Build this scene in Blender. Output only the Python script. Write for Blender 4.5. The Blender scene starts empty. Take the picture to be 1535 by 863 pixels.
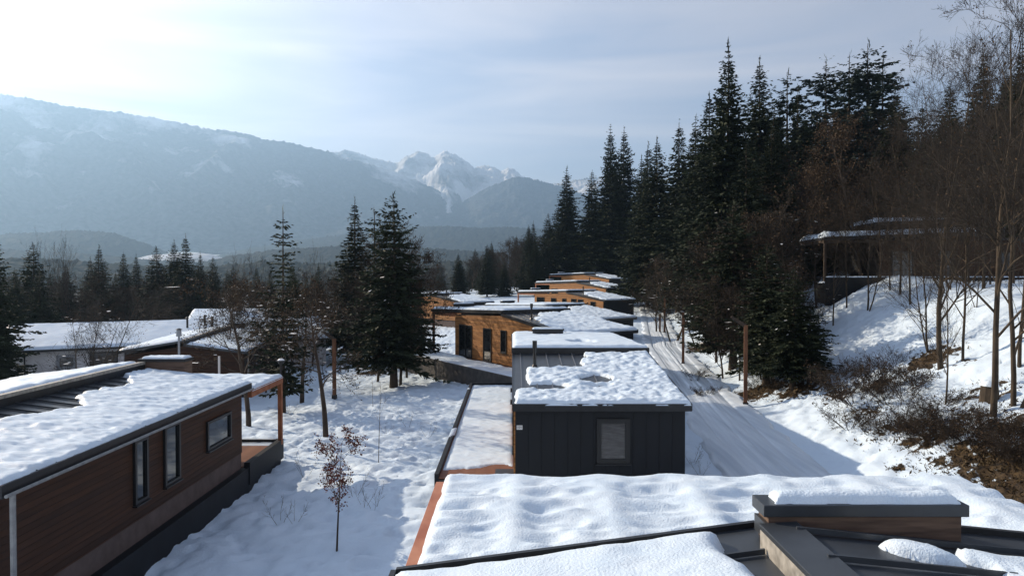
import bpy, bmesh, math, random
import numpy as np
from mathutils import Vector, Matrix

S = bpy.context.scene
COL = S.collection
# ------------------------------------------------------------------ camera
F_PX, CX, HY, CZ = 1023.0, 768.0, 413.0, 7.0      # focal length in photo px, principal column, horizon row, camera height
cam_d = bpy.data.cameras.new('camera'); cam = bpy.data.objects.new('camera', cam_d); COL.objects.link(cam)
cam_d.sensor_width = 36.0; cam_d.lens = 36.0 * F_PX / 1535.0
cam_d.clip_start = 0.1; cam_d.clip_end = 60000
cam.location = (0, 0, CZ)
cam.rotation_euler = (math.radians(90) - math.atan((431.5 - HY) / F_PX), 0, 0)
S.camera = cam
S.render.resolution_x, S.render.resolution_y = 1024, 575
# ------------------------------------------------------------------ light
SUN_AZ, SUN_EL = math.radians(-58), math.radians(25)     # azimuth from +Y, negative = left
SKY_STRENGTH, SUN_STRENGTH = 0.082, 5.0
HAZE = 1.9e-4
w = bpy.data.worlds.new('World'); S.world = w; w.use_nodes = True
nt = w.node_tree; nt.nodes.clear()
sky = nt.nodes.new('ShaderNodeTexSky'); sky.sky_type = 'NISHITA'; sky.sun_disc = False
sky.sun_elevation = SUN_EL; sky.sun_rotation = SUN_AZ; sky.altitude = 600
sky.air_density = 1.0; sky.dust_density = .8; sky.ozone_density = 4.0
bg = nt.nodes.new('ShaderNodeBackground'); bg.inputs[1].default_value = SKY_STRENGTH
wo = nt.nodes.new('ShaderNodeOutputWorld')
# thin cirrus veil over the whole sky
tc = nt.nodes.new('ShaderNodeTexCoord'); mp = nt.nodes.new('ShaderNodeMapping'); mp.inputs['Scale'].default_value = (1.2, 1.2, 9.0)
nz = nt.nodes.new('ShaderNodeTexNoise'); nz.inputs['Scale'].default_value = 1.6; nz.inputs['Detail'].default_value = 7; nz.inputs['Distortion'].default_value = .6
rp = nt.nodes.new('ShaderNodeValToRGB'); rp.color_ramp.elements[0].position = .38; rp.color_ramp.elements[1].position = .75
rp.color_ramp.elements[0].color = (.30, .30, .30, 1); rp.color_ramp.elements[1].color = (.72, .72, .72, 1)
hs = nt.nodes.new('ShaderNodeHueSaturation'); hs.inputs['Saturation'].default_value = .12; hs.inputs['Value'].default_value = 1.9
mx = nt.nodes.new('ShaderNodeMixRGB')
L = nt.links.new
L(tc.outputs['Generated'], mp.inputs[0]); L(mp.outputs[0], nz.inputs['Vector']); L(nz.outputs[0], rp.inputs[0])
L(sky.outputs[0], hs.inputs['Color']); L(sky.outputs[0], mx.inputs[1]); wm = nt.nodes.new('ShaderNodeMixRGB'); wm.blend_type = 'MULTIPLY'; wm.inputs[0].default_value = 1; wm.inputs[2].default_value = (1.16, 1.02, .93, 1); L(hs.outputs[0], wm.inputs[1]); L(wm.outputs[0], mx.inputs[2]); L(rp.outputs[0], mx.inputs[0])
L(mx.outputs[0], bg.inputs[0]); L(bg.outputs[0], wo.inputs[0])
sd = bpy.data.lights.new('sun', 'SUN'); sun = bpy.data.objects.new('sun', sd); COL.objects.link(sun)
sd.energy = SUN_STRENGTH; sd.angle = math.radians(.6); sd.color = (1.0, .82, .61)
sdir = Vector((math.sin(SUN_AZ) * math.cos(SUN_EL), math.cos(SUN_AZ) * math.cos(SUN_EL), math.sin(SUN_EL)))
sun.rotation_euler = sdir.to_track_quat('Z', 'Y').to_euler(); sun.location = (-60, 40, 60)
S.view_settings.view_transform = 'Standard'; S.view_settings.look = 'None'
S.view_settings.exposure = 0.78; S.view_settings.gamma = 1.0; S.view_settings.use_curve_mapping = False
S.cycles.use_denoising = True
S.cycles.max_bounces = 6; S.cycles.diffuse_bounces = 1; S.cycles.volume_bounces = 0

# ------------------------------------------------------------------ helpers
rng = np.random.default_rng(7)
random.seed(7)
_TAB = [np.random.default_rng(100 + i).uniform(-1, 1, (256, 256)) for i in range(8)]
def vn(x, y, s=0):
    x = np.asarray(x, float); y = np.asarray(y, float)
    xi = np.floor(x).astype(int); yi = np.floor(y).astype(int)
    fx = x - xi; fy = y - yi
    fx = fx * fx * fx * (fx * (fx * 6 - 15) + 10); fy = fy * fy * fy * (fy * (fy * 6 - 15) + 10)
    T = _TAB[s % 8]; x0 = xi & 255; x1 = (xi + 1) & 255; y0 = yi & 255; y1 = (yi + 1) & 255
    return (T[x0, y0] * (1 - fx) + T[x1, y0] * fx) * (1 - fy) + (T[x0, y1] * (1 - fx) + T[x1, y1] * fx) * fy
def fbm(x, y, s=0, o=4, g=.5):
    r = 0; a = 1; n = 0
    for i in range(o):
        r = r + a * vn(x * 2 ** i + 17.3 * i, y * 2 ** i - 9.1 * i, s + i); n += a; a *= g
    return r / n
def ss(a, b, x):
    t = np.clip((np.asarray(x, float) - a) / (b - a), 0, 1); return t * t * (3 - 2 * t)

def npmesh(name, V, F, mats, smooth=False, mi=None):
    V = np.asarray(V, np.float32); F = np.asarray(F, np.int32)
    me = bpy.data.meshes.new(name); n, k = F.shape
    me.vertices.add(len(V)); me.vertices.foreach_set('co', V.ravel())
    me.loops.add(n * k); me.loops.foreach_set('vertex_index', F.ravel())
    me.polygons.add(n); me.polygons.foreach_set('loop_start', np.arange(0, n * k, k, dtype=np.int32))
    if smooth: me.polygons.foreach_set('use_smooth', np.ones(n, bool))
    for m in (mats if isinstance(mats, (list, tuple)) else [mats]): me.materials.append(m)
    if mi is not None: me.polygons.foreach_set('material_index', np.asarray(mi, np.int32))
    me.update(calc_edges=True)
    return me
def link(name, me, parent=None, loc=None, rot=None, scale=None):
    o = bpy.data.objects.new(name, me); COL.objects.link(o)
    if parent: o.parent = parent
    if loc is not None: o.location = loc
    if rot is not None: o.rotation_euler = rot
    if scale is not None: o.scale = scale
    return o
def tag(o, label=None, cat=None, group=None, kind=None):
    if label: o['label'] = label
    if cat: o['category'] = cat
    if group: o['group'] = group
    if kind: o['kind'] = kind
    return o
def thing(name, label, cat, loc=(0, 0, 0), rz=0, group=None):
    o = link(name, None, loc=loc, rot=(0, 0, rz)); o.empty_display_size = .3
    return tag(o, label, cat, group)
def children(o): return [c for c in bpy.data.objects if c.parent == o]
class MB:
    def __init__(s): s.v = []; s.f = []
    def box(s, x0, x1, y0, y1, z0, z1):
        b = len(s.v)
        s.v += [(x0, y0, z0), (x1, y0, z0), (x1, y1, z0), (x0, y1, z0), (x0, y0, z1), (x1, y0, z1), (x1, y1, z1), (x0, y1, z1)]
        s.f += [tuple(b + i for i in q) for q in ((0, 3, 2, 1), (4, 5, 6, 7), (0, 1, 5, 4), (1, 2, 6, 5), (2, 3, 7, 6), (3, 0, 4, 7))]
        return s
    def hexa(s, bot, top):                       # four bottom and four top corners, same order
        b = len(s.v); s.v += [tuple(p) for p in bot] + [tuple(p) for p in top]
        s.f += [tuple(b + i for i in q) for q in ((0, 3, 2, 1), (4, 5, 6, 7), (0, 1, 5, 4), (1, 2, 6, 5), (2, 3, 7, 6), (3, 0, 4, 7))]
        return s
    def prism(s, prof, a0, a1, axis='y'):        # profile in the plane across the axis
        b = len(s.v); n = len(prof)
        for a in (a0, a1):
            for (u, z) in prof: s.v.append((u, a, z) if axis == 'y' else (a, u, z))
        s.f.append(tuple(b + i for i in range(n))); s.f.append(tuple(b + n + i for i in reversed(range(n))))
        for i in range(n): j = (i + 1) % n; s.f.append((b + i, b + n + i, b + n + j, b + j))
        return s
    def tube(s, p0, p1, r0, r1=None, n=10):
        r1 = r0 if r1 is None else r1
        p0 = Vector(p0); p1 = Vector(p1); d = (p1 - p0).normalized()
        a = d.orthogonal().normalized(); c = d.cross(a); b = len(s.v)
        for p, r in ((p0, r0), (p1, r1)):
            for i in range(n):
                t = 2 * math.pi * i / n; s.v.append(tuple(p + a * (r * math.cos(t)) + c * (r * math.sin(t))))
        for i in range(n): j = (i + 1) % n; s.f.append((b + i, b + j, b + n + j, b + n + i))
        s.f.append(tuple(b + i for i in reversed(range(n)))); s.f.append(tuple(b + n + i for i in range(n)))
        return s
    def mesh(s, name, mat):
        me = bpy.data.meshes.new(name); me.from_pydata(s.v, [], s.f)
        bm = bmesh.new(); bm.from_mesh(me); bmesh.ops.recalc_face_normals(bm, faces=bm.faces); bm.to_mesh(me); bm.free()
        me.materials.append(mat); return me
    def build(s, name, mat, parent=None, bevel=0, **k):
        o = link(name, s.mesh(name, mat), parent, **k)
        if bevel:
            m = o.modifiers.new('bevel', 'BEVEL'); m.width = bevel; m.segments = 2; m.limit_method = 'ANGLE'
        return o

# ------------------------------------------------------------------ materials
def mat(name, color, rough=.7, spec=.3, metal=0.0):
    m = bpy.data.materials.new(name); m.use_nodes = True; b = m.node_tree.nodes['Principled BSDF']
    b.inputs['Base Color'].default_value = (*color, 1); b.inputs['Roughness'].default_value = rough
    b.inputs['Specular IOR Level'].default_value = spec; b.inputs['Metallic'].default_value = metal
    return m
def vary(m, c0, c1, scale=4, stretch=(1, 1, 1), detail=6, lo=.3, hi=.7, bump=0, bscale=None, bdist=.02, coord='Object'):
    """two colours mixed by stretched noise, with fine relief"""
    n = m.node_tree; b = n.nodes['Principled BSDF']; N = n.nodes.new
    t = N('ShaderNodeTexCoord'); p = N('ShaderNodeMapping'); p.inputs['Scale'].default_value = stretch
    z = N('ShaderNodeTexNoise'); z.inputs['Scale'].default_value = scale; z.inputs['Detail'].default_value = detail
    r = N('ShaderNodeValToRGB'); r.color_ramp.elements[0].position = lo; r.color_ramp.elements[1].position = hi
    r.color_ramp.elements[0].color = (*c0, 1); r.color_ramp.elements[1].color = (*c1, 1)
    k = n.links.new
    k(t.outputs[coord], p.inputs[0]); k(p.outputs[0], z.inputs['Vector']); k(z.outputs[0], r.inputs[0]); k(r.outputs[0], b.inputs['Base Color'])
    if bump:
        z2 = N('ShaderNodeTexNoise'); z2.inputs['Scale'].default_value = bscale or scale * 3; z2.inputs['Detail'].default_value = 5
        bp = N('ShaderNodeBump'); bp.inputs['Strength'].default_value = bump; bp.inputs['Distance'].default_value = bdist
        k(p.outputs[0], z2.inputs['Vector']); k(z2.outputs[0], bp.inputs['Height']); k(bp.outputs[0], b.inputs['Normal'])
    return m
def planks(name, c0, c1, pitch, axis='Z', rough=.65, grain=(.7, .7, 9)):
    """wood cladding: grain + narrow recessed joints every pitch metres along an axis"""
    m = vary(mat(name, c0, rough), c0, c1, 2.2, grain, 6, .3, .72)
    n = m.node_tree; b = n.nodes['Principled BSDF']; N = n.nodes.new; k = n.links.new
    t = N('ShaderNodeTexCoord'); s = N('ShaderNodeSeparateXYZ'); k(t.outputs['Object'], s.inputs[0])
    d = N('ShaderNodeMath'); d.operation = 'DIVIDE'; d.inputs[1].default_value = pitch; k(s.outputs[axis], d.inputs[0])
    f = N('ShaderNodeMath'); f.operation = 'FRACT'; k(d.outputs[0], f.inputs[0])
    r = N('ShaderNodeValToRGB'); e = r.color_ramp.elements
    e[0].position = 0; e[0].color = (0, 0, 0, 1); e[1].position = .1; e[1].color = (1, 1, 1, 1)
    k(f.outputs[0], r.inputs[0])
    bp = N('ShaderNodeBump'); bp.inputs['Strength'].default_value = .8; bp.inputs['Distance'].default_value = .02
    k(r.outputs[0], bp.inputs['Height']); k(bp.outputs[0], b.inputs['Normal'])
    fl = N('ShaderNodeMath'); fl.operation = 'FLOOR'; k(d.outputs[0], fl.inputs[0])
    wn = N('ShaderNodeTexWhiteNoise'); wn.noise_dimensions = '1D'; k(fl.outputs[0], wn.inputs['W'])
    hv = N('ShaderNodeHueSaturation'); mr = N('ShaderNodeMapRange'); mr.inputs[3].default_value = .72; mr.inputs[4].default_value = 1.2
    k(wn.outputs['Value'], mr.inputs[0]); k(mr.outputs[0], hv.inputs['Value'])
    src = b.inputs['Base Color'].links[0].from_socket; k(src, hv.inputs['Color'])
    mj = N('ShaderNodeMixRGB'); mj.inputs[1].default_value = (.03, .016, .009, 1); k(r.outputs[0], mj.inputs[0]); k(hv.outputs[0], mj.inputs[2])
    k(mj.outputs[0], b.inputs['Base Color'])
    return m
M = {}
M['roof_snow'] = vary(mat('roof_snow', (.86, .88, .92), .5, .35), (.63, .765, .91), (.71, .82, .93), 3, bump=.7, bscale=42, bdist=.016)  # the blue of shaded snow is put into the base colour
M['metal'] = vary(mat('dark_sheet_metal', (.05, .06, .075), .38, .5, .0), (.024, .030, .038), (.040, .048, .060), 2.5, bump=.06, bscale=6)
M['trim'] = vary(mat('black_trim_metal', (.012, .013, .016), .42, .4), (.010, .011, .014), (.018, .020, .024), 5)
M['cap'] = vary(mat('sunlit_ridge_metal', (.30, .28, .25), .5, .4), (.2, .19, .17), (.42, .40, .36), 12, bump=.15, bscale=60, bdist=.004)  # sunlight on the ridge edge is put into this pale tone
M['gutter'] = vary(mat('zinc_gutter', (.25, .26, .27), .5, .5, .3), (.2, .21, .22), (.32, .33, .34), 8)
M['black'] = vary(mat('black_facade_board', (.010, .012, .016), .6, .3), (.0045, .006, .009), (.009, .011, .015), 2, (1, 1, .3))
M['wood'] = planks('honey_wood_cladding', (.20, .078, .022), (.40, .19, .06), .14, 'Z', grain=(.5, .5, 7))
M['darkwood'] = planks('brown_wood_cladding', (.032, .013, .006), (.062, .025, .011), .14, 'Z', grain=(.5, .5, 7))
M['beam'] = vary(mat('red_brown_beam', (.3, .12, .06), .6), (.22, .075, .035), (.40, .17, .085), 3, (1, 1, 1), bump=.2, bscale=25, bdist=.004)
M['edgeboard'] = vary(mat('mottled_orange_edge_board', (.4, .17, .1), .55), (.30, .10, .055), (.5, .23, .14), 1.6, (1, .8, 1), lo=.4, hi=.6, bump=.2, bscale=30, bdist=.004)  # two orange tones in patches, brighter than the other beams
M['deck'] = vary(mat('deck_board_wood', (.2, .09, .05), .6), (.12, .045, .024), (.27, .12, .06), 3, (1, 8, 1), bump=.2, bscale=30, bdist=.003)
M['plinth'] = vary(mat('taupe_plaster_plinth', (.11, .085, .08), .85), (.085, .066, .062), (.13, .10, .095), 3, bump=.2, bscale=40, bdist=.004)
M['concrete'] = vary(mat('dark_concrete', (.07, .068, .066), .9), (.045, .044, .044), (.105, .10, .096), 2.5, bump=.35, bscale=20, bdist=.015)
M['frame'] = mat('anthracite_frame', (.012, .013, .015), .4, .4)
M['glass'] = mat('window_glass', (.010, .012, .014), .04, .8)
M['blind'] = vary(mat('window_curtain_glass', (.05, .05, .055), .25, .6), (.03, .03, .034), (.09, .09, .095), 3, (1, 1, 6))
M['greywall'] = vary(mat('grey_sheet_wall', (.28, .31, .35), .5, .4), (.24, .27, .3), (.33, .36, .4), 2)
M['white'] = vary(mat('white_render', (.55, .57, .6), .8), (.66, .68, .71), (.80, .81, .83), 1.2, bump=.1, bscale=30, bdist=.004)
M['whitepaint'] = mat('white_paint', (.7, .7, .7), .6)
M['ink'] = mat('plate_ink', (.05, .05, .06), .6)
M['post'] = vary(mat('brown_timber_post', (.16, .075, .04), .7), (.10, .045, .025), (.22, .105, .055), 4, (1, 1, .3), bump=.2, bscale=30, bdist=.004)
M['pipe'] = mat('black_flue_pipe', (.008, .008, .009), .35, .5)
M['bark'] = vary(mat('brown_bark', (.055, .04, .03), .9), (.032, .023, .018), (.085, .065, .05), 5, (1, 1, .3), bump=.6, bscale=14, bdist=.03)
M['palebark'] = vary(mat('grey_tan_bark', (.12, .09, .06), .85), (.026, .020, .015), (.09, .068, .046), 3.5, (1, 1, .35), bump=.6, bscale=14, bdist=.03)
M['twig'] = vary(mat('brown_twigs', (.05, .032, .022), .85), (.015, .012, .010), (.037, .029, .022), .4)
M['needle'] = vary(mat('spruce_needles', (.02, .03, .016), .75, .2), (.011, .018, .010), (.034, .046, .022), .5, lo=.35, hi=.68)
M['needle2'] = vary(mat('pine_needles', (.02, .034, .028), .75, .2), (.014, .024, .020), (.036, .055, .043), .5, lo=.35, hi=.68)
M['dryleaf'] = vary(mat('dry_brown_leaves', (.16, .075, .035), .75, .2), (.024, .015, .009), (.09, .056, .030), 2)
M['redleaf'] = vary(mat('dark_red_leaves', (.11, .025, .02), .7, .2), (.07, .014, .014), (.16, .045, .03), 4)
M['twigsnow'] = mat('branch_snow', (.85, .87, .9), .6)

# ------------------------------------------------------------------ ground shape
RY = np.array([-60, 0, 20, 35, 58, 87, 110, 131, 200, 400.])
RX = np.array([0., 6.0, 8.5, 10.2, 13.0, 18.2, 22.2, 26.2, 39.0, 75.])
RZ_Y = np.array([-60, 15, 35, 60, 91, 110, 131, 200, 400.]); RZ = np.array([-7.0, -6.6, -6.4, -6.0, -5.3, -4.4, -3.4, -1.0, 3.0])
HW = 1.85
def road_x(y): return np.interp(y, RY, RX)
def road_z(y): return np.interp(y, RZ_Y, RZ) + CZ
def ground0(x, y):
    x = np.asarray(x, float); y = np.asarray(y, float)
    zr = road_z(y); dr = x - (road_x(y) + HW); dl = (road_x(y) - HW) - x
    r = np.hypot(x, y)
    up = np.interp(dr, [0, .6, 1.6, 4, 6.5, 9, 11.3, 13, 22, 40, 80, 200, 500, 9000], [0, .05, .45, 1.5, 2.55, 3.9, 5.4, 5.7, 6.1, 15, 33, 70, 90, 90])
    up = up + 1.3 * np.exp(-((x - 21.5) / 4.2) ** 2 - ((y - 43.5) / 4.5) ** 2)
    up = up * (1 - .9 * ss(900, 2500, r))
    dn = np.interp(dl, [0, 2, 8, 12, 18, 30, 60, 200, 9000], [0, .06, .4, .65, 1.0, 1.4, 1.9, 5, 8])
    far = np.interp(r, [0, 150, 420, 800, 1400, 2500, 3600, 20000], [0, 0, -14, -8, 14, 40, 70, 80])
    return zr + up - dn + far * ss(-20, 120, dl + np.clip(r - 300, 0, 200))
def lumps(x, y):
    dr = np.abs(np.asarray(x, float) - road_x(y)); near = 1 - ss(60, 140, np.hypot(x, y))
    a = ss(HW - .3, HW + 1.2, dr)
    n = .13 * fbm(x * .22, y * .22, 1, 3) + near * (.085 * fbm(x * 1.1, y * 1.1, 2, 3) + .10 * fbm(x * 2.3, y * 2.3, 4, 3) + .07 * np.abs(fbm(x * 4.6, y * 4.6, 5, 2)) - .10 * ss(.22, .5, fbm(x * 2.6, y * 2.6, 6, 2)))
    # old tracks and ploughed furrows across the yard by the sapling
    yard = ss(-9, -7, x) * ss(-2.6, -3.6, x) * near
    n = n + yard * .10 * (np.abs(np.sin(y * 1.9 + .5 * np.sin(x * .8) + .5 * x)) ** 1.5 - .5) * ss(20.5, 18.5, y)
    return n * a - .10 * (1 - a)
def ground(x, y): return ground0(x, y) + lumps(x, y)
def P(px, py, Y): return Vector(((px - CX) / F_PX * Y, Y, CZ - (py - HY) / F_PX * Y))
def hit(px, py, y0=8, y1=400):
    Y = np.geomspace(y0, y1, 4000); x = (px - CX) / F_PX * Y; z = CZ - (py - HY) / F_PX * Y
    g = ground(x, Y); i = np.argmax(z <= g)
    return Vector((x[i], Y[i], g[i]))
def at(px, Y):
    x = (px - CX) / F_PX * Y; return Vector((x, Y, float(ground(x, Y))))

# ------------------------------------------------------------------ ground, road
def ramp_axis(parts):
    out = [parts[0][0]]
    for a, b, st in parts: n = max(1, int(round((b - a) / st))); out += list(np.linspace(a, b, n + 1)[1:])
    return np.array(out)
def geo(a, b, n): return list(np.geomspace(a, b, n))
gx = np.concatenate([-np.array(geo(45, 16000, 34))[::-1], ramp_axis([(-44.5, -14, .5), (-14, 22, .13), (22, 45, .4)]), np.array(geo(46, 16000, 34))])
gy = np.concatenate([-np.array(geo(21, 3000, 14))[::-1], ramp_axis([(-20, 8, .8), (8, 40, .14), (40, 62, .25), (62, 140, .8)]), np.array(geo(141.5, 22000, 46))])
X, Y = np.meshgrid(gx, gy, indexing='ij'); Z = ground(X, Y)
bare = np.zeros_like(X)
for (px, py, rx, ry, s) in [(1058, 520, 2.2, 3.2, 1), (1040, 548, 1.2, 1.6, .9), (1135, 590, 2.0, 1.8, 1), (1200, 585, 1.6, 1.6, .9), (1395, 540, 1.3, 1.3, 1), (1440, 545, 1.0, 1.0, .5),
                             (1260, 590, 1.0, 1.5, .7), (1300, 620, 1.0, 1.3, .62), (1350, 640, 1.2, 1.3, .62), (1400, 660, 1.3, 1.5, .7), (1460, 680, 1.4, 1.5, .8), (1515, 690, 1.6, 1.6, .95), (1530, 640, 1.6, 1.8, .7), (1450, 630, 1.2, 1.2, .62),
                             (1350, 704, .35, .3, .8), (1320, 575, .9, .9, .8), (558, 558, 1.6, 1.6, 1), (1480, 590, 1.4, 1.4, .7), (530, 560, 1.0, .6, .5), (1535, 735, 2, 1.6, 1.1)]:
    h_ = hit(px, py); bare = np.maximum(bare, s * np.exp(-((X - h_.x) / rx) ** 2 - ((Y - h_.y) / ry) ** 2))
dr_ = X - (road_x(Y) + HW)
bare = np.maximum(bare, .62 * ss(3, 7, dr_) * ss(50, 62, Y) * (1 - ss(250, 400, Y)))
bare = np.maximum(bare, .45 * ss(-45, -58, X + 0 * Y) * (1 - ss(250, 500, np.hypot(X, Y))))
bare = np.maximum(bare, .5 * ss(64, 80, Y) * ss(0, -14, X) * (1 - ss(250, 500, np.hypot(X, Y))))
far_ = ss(190, 330, np.hypot(X, Y))                 # beyond the village the valley floor is wooded but for a few fields
field = np.maximum.reduce([np.exp(-(((X - fx) / rx) ** 2 + ((Y - fy) / ry) ** 2)) for fx, fy, rx, ry in ((-680, 1360, 95, 160), (-330, 620, 40, 60), (-900, 1350, 60, 120), (-560, 1250, 40, 60))])
bare = np.maximum(bare, far_ * 1.6 * (1 - ss(.25, .45, field)))
ni, nj = X.shape
idx = np.arange(ni * nj).reshape(ni, nj)
Fq = np.stack([idx[:-1, :-1], idx[1:, :-1], idx[1:, 1:], idx[:-1, 1:]], -1).reshape(-1, 4)
gm = bpy.data.materials.new('snow_ground'); gm.use_nodes = True
n = gm.node_tree; b = n.nodes['Principled BSDF']; N = n.nodes.new; k = n.links.new
b.inputs['Roughness'].default_value = .6; b.inputs['Specular IOR Level'].default_value = .25
at_ = N('ShaderNodeAttribute'); at_.attribute_name = 'bare'
tcg = N('ShaderNodeTexCoord')
def nznode(scale, detail=6):
    z = N('ShaderNodeTexNoise'); z.inputs['Scale'].default_value = scale; z.inputs['Detail'].default_value = detail; k(tcg.outputs['Object'], z.inputs['Vector']); return z
z1 = nznode(3.2, 12)
sub = N('ShaderNodeMath'); sub.operation = 'ADD'; k(at_.outputs['Fac'], sub.inputs[0])
sc1 = N('ShaderNodeMapRange'); sc1.inputs[1].default_value = .25; sc1.inputs[2].default_value = .75; sc1.inputs[3].default_value = -.42; sc1.inputs[4].default_value = .42; k(z1.outputs[0], sc1.inputs[0]); k(sc1.outputs[0], sub.inputs[1])
rb = N('ShaderNodeValToRGB'); rb.color_ramp.elements[0].position = .50; rb.color_ramp.elements[1].position = .60; k(sub.outputs[0], rb.inputs[0])
z2 = nznode(6, 8); re = N('ShaderNodeValToRGB'); re.color_ramp.elements[0].position = .35; re.color_ramp.elements[1].position = .7
re.color_ramp.elements[0].color = (.014, .010, .007, 1); re.color_ramp.elements[1].color = (.085, .055, .025, 1); k(z2.outputs[0], re.inputs[0])
z3 = nznode(.35, 5); rs = N('ShaderNodeValToRGB'); rs.color_ramp.elements[0].color = (.585, .725, .88, 1); rs.color_ramp.elements[1].color = (.67, .785, .91, 1); k(z3.outputs[0], rs.inputs[0])  # ground snow likewise tinted blue so its shade turns bluer
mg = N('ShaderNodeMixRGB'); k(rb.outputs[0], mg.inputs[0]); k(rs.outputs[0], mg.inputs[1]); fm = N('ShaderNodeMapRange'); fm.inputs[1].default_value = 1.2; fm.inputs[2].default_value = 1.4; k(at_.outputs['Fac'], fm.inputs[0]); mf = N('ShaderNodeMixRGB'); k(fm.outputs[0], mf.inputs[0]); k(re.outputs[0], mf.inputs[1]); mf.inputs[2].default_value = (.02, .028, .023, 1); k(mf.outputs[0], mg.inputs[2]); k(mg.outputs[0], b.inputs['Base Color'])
z4 = nznode(14, 10); z4.inputs['Roughness'].default_value = .7; bpn = N('ShaderNodeBump'); bpn.inputs['Strength'].default_value = .5; bpn.inputs['Distance'].default_value = .04; k(z4.outputs[0], bpn.inputs['Height']); k(bpn.outputs[0], b.inputs['Normal'])
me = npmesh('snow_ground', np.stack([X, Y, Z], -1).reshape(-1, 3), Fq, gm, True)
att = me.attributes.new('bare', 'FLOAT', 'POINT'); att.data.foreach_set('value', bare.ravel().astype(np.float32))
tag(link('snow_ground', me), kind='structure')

ys = ramp_axis([(-10, 70, .2), (70, 190, .5)]); ts = np.linspace(-1, 1, 101)
T, YR = np.meshgrid(ts, ys, indexing='ij')
XR = road_x(YR) + T * (HW + .1)
ruts = -.06 * (np.exp(-((np.abs(T) - .42 + .04 * vn(YR * .2, 0 * T, 3)) / .11) ** 2)) + .05 * np.exp(-(T / .16) ** 2) - .03 * np.exp(-((T - .1 + .2 * vn(YR * .07, 0 * T + 3, 2)) / .06) ** 2)
wob_ = .05 * vn(YR * .11, 0 * T + 7, 1)
for tr_, dp in ((-.52, .05), (-.10, .045), (.06, .05), (.50, .045), (.30, .025), (-.30, .03)):
    ruts = ruts - dp * np.exp(-((T - tr_ - wob_ * (1 + tr_)) / .032) ** 2) * (.6 + .4 * vn(YR * .6, 0 * T + 30 * tr_, 4))
ZR = road_z(YR) + .045 + ruts + .014 * fbm(XR * 3, YR * .5, 2, 3) - .22 * ss(.80, 1.0, np.abs(T) + .16 * fbm(XR * .8, YR * .8, 6, 3))
rm = bpy.data.materials.new('packed_snow_road'); rm.use_nodes = True
n = rm.node_tree; b = n.nodes['Principled BSDF']; N = n.nodes.new; k = n.links.new
b.inputs['Roughness'].default_value = .42; b.inputs['Specular IOR Level'].default_value = .35
tcg = N('ShaderNodeTexCoord'); mpp = N('ShaderNodeMapping'); mpp.inputs['Scale'].default_value = (3.2, .16, 1); mpp.inputs['Rotation'].default_value = (0, 0, math.radians(-7)); k(tcg.outputs['Object'], mpp.inputs[0])
z1 = N('ShaderNodeTexNoise'); z1.inputs['Scale'].default_value = 1.0; z1.inputs['Detail'].default_value = 8; k(mpp.outputs[0], z1.inputs['Vector'])
r1 = N('ShaderNodeValToRGB'); e = r1.color_ramp.elements; e[0].position = .3; e[0].color = (.47, .56, .67, 1); e[1].position = .6; e[1].color = (.70, .79, .89, 1); k(z1.outputs[0], r1.inputs[0]); k(r1.outputs[0], b.inputs['Base Color'])
bpn = N('ShaderNodeBump'); bpn.inputs['Strength'].default_value = .5; bpn.inputs['Distance'].default_value = .04; k(z1.outputs[0], bpn.inputs['Height']); k(bpn.outputs[0], b.inputs['Normal'])
ni, nj = T.shape; idx = np.arange(ni * nj).reshape(ni, nj)
Fq = np.stack([idx[:-1, :-1], idx[1:, :-1], idx[1:, 1:], idx[:-1, 1:]], -1).reshape(-1, 4)
tag(link('road', npmesh('road', np.stack([XR, YR, ZR], -1).reshape(-1, 3), Fq, rm, True)), kind='structure')

# ------------------------------------------------------------------ mountains and hills
def mountain_mat(name, snow_lo, snow_hi, forest0, forest1, nscale, rock=(.16, .16, .17)):
    m = bpy.data.materials.new(name); m.use_nodes = True
    n = m.node_tree; b = n.nodes['Principled BSDF']; N = n.nodes.new; k = n.links.new
    b.inputs['Roughness'].default_value = .9; b.inputs['Specular IOR Level'].default_value = .1
    t = N('ShaderNodeTexCoord'); g = N('ShaderNodeNewGeometry')
    mp = N('ShaderNodeMapping'); mp.inputs['Scale'].default_value = (1, 1, .45); k(t.outputs['Object'], mp.inputs[0])
    z = N('ShaderNodeTexNoise'); z.inputs['Scale'].default_value = nscale; z.inputs['Detail'].default_value = 12; z.inputs['Roughness'].default_value = .62; k(mp.outputs[0], z.inputs['Vector'])
    s = N('ShaderNodeSeparateXYZ'); k(g.outputs['Position'], s.inputs[0])
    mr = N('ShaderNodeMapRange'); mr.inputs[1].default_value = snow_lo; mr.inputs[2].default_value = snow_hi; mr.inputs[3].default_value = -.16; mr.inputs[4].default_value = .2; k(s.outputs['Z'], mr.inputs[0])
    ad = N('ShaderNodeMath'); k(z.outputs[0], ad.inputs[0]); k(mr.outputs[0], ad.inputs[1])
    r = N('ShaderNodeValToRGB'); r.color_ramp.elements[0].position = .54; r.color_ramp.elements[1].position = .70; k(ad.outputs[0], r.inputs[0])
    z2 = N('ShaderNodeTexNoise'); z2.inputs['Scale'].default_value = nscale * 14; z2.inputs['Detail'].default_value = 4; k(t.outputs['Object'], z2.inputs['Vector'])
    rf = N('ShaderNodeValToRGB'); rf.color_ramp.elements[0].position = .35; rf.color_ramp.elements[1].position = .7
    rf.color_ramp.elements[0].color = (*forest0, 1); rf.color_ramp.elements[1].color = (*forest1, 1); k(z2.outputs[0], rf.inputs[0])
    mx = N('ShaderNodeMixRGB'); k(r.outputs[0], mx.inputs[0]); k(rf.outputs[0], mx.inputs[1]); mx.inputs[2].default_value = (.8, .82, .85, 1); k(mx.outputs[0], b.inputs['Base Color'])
    return m
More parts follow.
